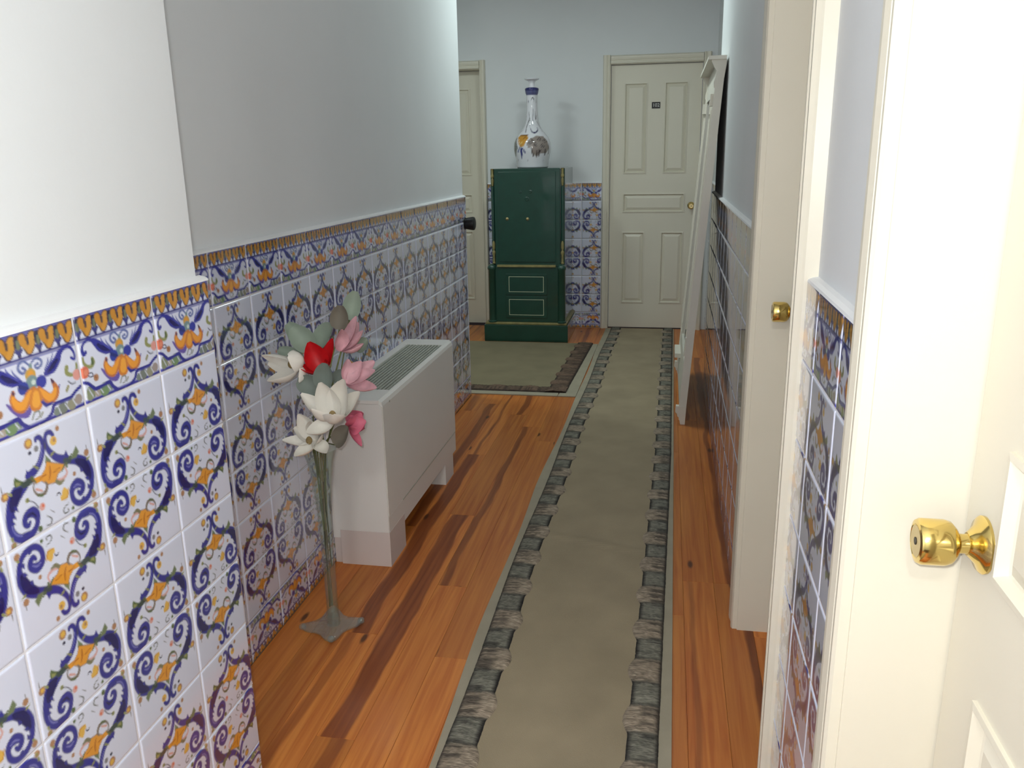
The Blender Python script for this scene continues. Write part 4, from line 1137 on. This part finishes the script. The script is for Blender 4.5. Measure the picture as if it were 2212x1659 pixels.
flower(0, 'magnolia_bloom', 'white magnolia bloom facing left, far left of the bouquet', (-1.004, 2.135, 0.823),
       [((-1.078, 2.06, 0.872), 0.050, (0.3, -0.3, -0.9), 0.12), ((-1.064, 2.05, 0.800), 0.062, (-0.2, -0.2, 0.9), 0.22), ((-1.010, 2.075, 0.868), 0.060, (-0.9, -0.3, 0.0), 0.35), ((-1.085, 2.10, 0.838), 0.048, (0, -0.9, 0.1), 0.15), ((-0.992, 2.09, 0.788), 0.055, (-0.9, 0.1, 0.5), 0.3)], 'petal_white', heart=(-1.04, 2.09, 0.845))
flower(1, 'magnolia_bloom', 'bright red magnolia bloom in the middle of the bouquet', (-0.945, 2.15, 0.805),
       [((-0.976, 2.14, 0.893), 0.060, (0.3, -0.9, 0.2), 0.10), ((-0.908, 2.15, 0.902), 0.045, (-0.5, -0.8, 0.2), 0.12), ((-0.990, 2.10, 0.826), 0.050, (0.2, -0.3, 0.9), 0.15), ((-0.916, 2.12, 0.838), 0.045, (-0.6, -0.6, 0.5), 0.2), ((-0.955, 2.20, 0.88), 0.055, (0, -0.9, 0), 0.1)], 'petal_red')
flower(2, 'magnolia_bloom', 'pink magnolia bloom at the top right of the bouquet', (-0.888, 2.155, 0.866),
       [((-0.838, 2.16, 0.964), 0.042, (-0.6, -0.7, 0.2), 0.12), ((-0.818, 2.15, 0.926), 0.036, (-0.5, -0.4, 0.6), 0.16), ((-0.868, 2.12, 0.935), 0.040, (0.6, -0.6, 0.1), 0.14), ((-0.812, 2.13, 0.893), 0.034, (-0.2, -0.2, 0.9), 0.18), ((-0.85, 2.20, 0.94), 0.040, (0.2, -0.9, 0), 0.1)], 'petal_pink')
flower(3, 'magnolia_bloom', 'pale pink magnolia bloom opening right over the heater end', (-0.862, 2.11, 0.788),
       [((-0.856, 2.12, 0.852), 0.034, (0.7, -0.6, 0.1), 0.12), ((-0.816, 2.12, 0.846), 0.042, (-0.2, -0.9, 0.1), 0.10), ((-0.772, 2.10, 0.826), 0.044, (-0.2, -0.6, 0.7), 0.12), ((-0.764, 2.08, 0.782), 0.044, (-0.1, -0.3, 0.9), 0.16), ((-0.79, 2.15, 0.84), 0.042, (0, -0.9, 0.2), 0.1)], 'petal_pink')
flower(4, 'magnolia_bloom', 'largest white magnolia bloom in the centre front of the bouquet', (-0.890, 2.075, 0.690),
       [((-0.912, 2.05, 0.802), 0.060, (0.2, -0.9, 0.2), 0.10), ((-0.842, 2.05, 0.812), 0.066, (-0.2, -0.9, 0.2), 0.10), ((-0.808, 2.07, 0.772), 0.056, (-0.5, -0.7, 0.4), 0.14), ((-0.980, 2.07, 0.762), 0.044, (0.5, -0.6, 0.5), 0.16), ((-0.925, 2.005, 0.740), 0.054, (0.2, 0.5, 0.7), 0.2), ((-0.862, 2.0, 0.728), 0.060, (-0.1, 0.5, 0.8), 0.22), ((-0.945, 2.01, 0.668), 0.050, (0.3, -0.2, 0.9), 0.25), ((-0.88, 2.11, 0.79), 0.06, (0, -0.9, 0), 0.1)], 'petal_white', heart=(-0.888, 2.05, 0.722), heart_r=0.010)
flower(5, 'magnolia_bloom', 'white magnolia bloom lowest in the bouquet over the vase rim', (-0.955, 2.085, 0.622),
       [((-0.988, 2.06, 0.706), 0.046, (0.3, -0.9, 0.1), 0.12), ((-1.038, 2.05, 0.630), 0.042, (0.1, -0.3, 0.9), 0.16), ((-0.902, 2.03, 0.606), 0.040, (-0.1, -0.1, 0.95), 0.16), ((-1.010, 2.07, 0.662), 0.040, (0.5, -0.6, 0.5), 0.14), ((-0.948, 2.05, 0.690), 0.044, (-0.3, -0.9, 0.1), 0.12), ((-0.985, 2.01, 0.600), 0.046, (0.1, 0.3, 0.9), 0.2), ((-0.915, 2.04, 0.655), 0.042, (-0.6, -0.5, 0.5), 0.15)], 'petal_white', heart=(-0.978, 2.05, 0.632))
flower(6, 'magnolia_bud', 'deep pink magnolia bud at the lower right of the bouquet', (-0.850, 2.08, 0.668),
       [((-0.812, 2.075, 0.712), 0.050, (0.5, -0.8, -0.3), -0.25), ((-0.796, 2.07, 0.690), 0.050, (0.2, -0.9, 0.3), -0.22), ((-0.806, 2.08, 0.664), 0.048, (0.1, 0.2, 0.9), 0.28), ((-0.815, 2.10, 0.705), 0.048, (-0.3, 0.8, 0.4), -0.25), ((-0.812, 2.065, 0.618), 0.024, (0.4, -0.3, 0.8), 0.05)], 'petal_rose')

def sprig(k, label, leaves, m):
    base = leaves[0][0]
    o = empty('leaf_sprig', base); tag(o, label, 'leaf sprig', 'leaf sprigs in the glass vase')
    for (b, t, w, cup) in leaves: petal(b, t, w, cup, m, o, 'leaf', bend=0.06, pointy=0.62)
    G().tube(stem_path(base, k), 0.0018, 6).build('stem', 'stem_green', o)
    for (b, t, w, cup) in leaves[1:]: G().tube([base, b], 0.0014, 5).build('twig', 'stem_green', o)
sprig(7, 'brown grey oval leaf standing at the top of the bouquet', [((-0.884, 2.14, 0.930), (-0.873, 2.14, 0.998), 0.047, (0.1, -0.95, 0.1))], 'leaf_brown')
sprig(8, 'pale sage leaves at the very top right of the bouquet', [((-0.868, 2.18, 0.950), (-0.848, 2.19, 1.030), 0.046, (0.2, -0.9, 0.1)), ((-0.862, 2.2, 0.858), (-0.826, 2.2, 0.892), 0.036, (0, -0.9, 0.2))], 'leaf_sage')
sprig(9, 'broad sage leaves at the upper left behind the red bloom', [((-0.975, 2.185, 0.865), (-0.918, 2.18, 0.935), 0.062, (-0.3, -0.8, 0.5)), ((-0.985, 2.18, 0.86), (-1.042, 2.18, 0.925), 0.060, (0.2, -0.9, 0.4)), ((-0.99, 2.2, 0.85), (-1.07, 2.21, 0.930), 0.050, (0.3, -0.9, 0.2)), ((-1.01, 2.17, 0.83), (-1.085, 2.17, 0.862), 0.04, (0.1, -0.8, 0.5))], 'leaf_sage')
sprig(10, 'grey green oval leaves between the white and red blooms', [((-0.921, 2.085, 0.775), (-0.904, 2.075, 0.850), 0.050, (0.1, -0.95, 0.1)), ((-0.935, 2.10, 0.768), (-1.002, 2.10, 0.790), 0.052, (0, -0.9, 0.3)), ((-0.905, 2.14, 0.775), (-0.878, 2.14, 0.815), 0.04, (0.2, -0.9, 0.1))], 'leaf_grey')
sprig(11, 'brown grey leaf low on the right over the vase rim', [((-0.885, 2.055, 0.622), (-0.840, 2.045, 0.680), 0.046, (-0.3, -0.9, 0.2))], 'leaf_brown')

# ------------------------------------------------------------------ ceiling lamps (above the frame; the near one is an added fill)
def ceiling_lamp(label, x, y, watts, colour, r=0.16, globe=False):
    o = empty('ceiling_lamp', (x, y, H - 0.09)); tag(o, label, 'lamp', 'round ceiling lamps')
    G().lathe([(r + 0.01, H - 0.022), (r + 0.012, H - 0.001)], (x, y, 0), 'Z', 32).build('base', 'lamp_metal', o)
    G().lathe([(0.02, H - 0.085), (r * 0.5, H - 0.078), (r * 0.85, H - 0.055), (r, H - 0.022)], (x, y, 0), 'Z', 32).build('diffuser', 'glow', o)
    l = bpy.data.lights.new('lamp_light', 'POINT' if globe else 'AREA'); l.energy = watts; l.color = colour
    if globe: l.shadow_soft_size = 0.06
    else: l.shape = 'DISK'; l.size = 2 * r
    lo = bpy.data.objects.new('lamp_light', l)
    link(lo, o, (x, y, H - (0.17 if globe else 0.092)))
ceiling_lamp('round ceiling lamp over the far end of the corridor', -0.5, 4.8, LAMP_HALL_W, (0.85, 1.0, 0.97))
ceiling_lamp('round ceiling lamp in the side passage left of the safe', -1.85, 5.0, LAMP_PASSAGE_W, (0.88, 1.0, 0.97))
ceiling_lamp('added round fill lamp on the unseen ceiling behind the camera', -0.2, -1.2, FILL_LAMP_W, (1.0, 0.98, 0.94), globe=True)  # added fill lamp, brightens faces turned towards the camera
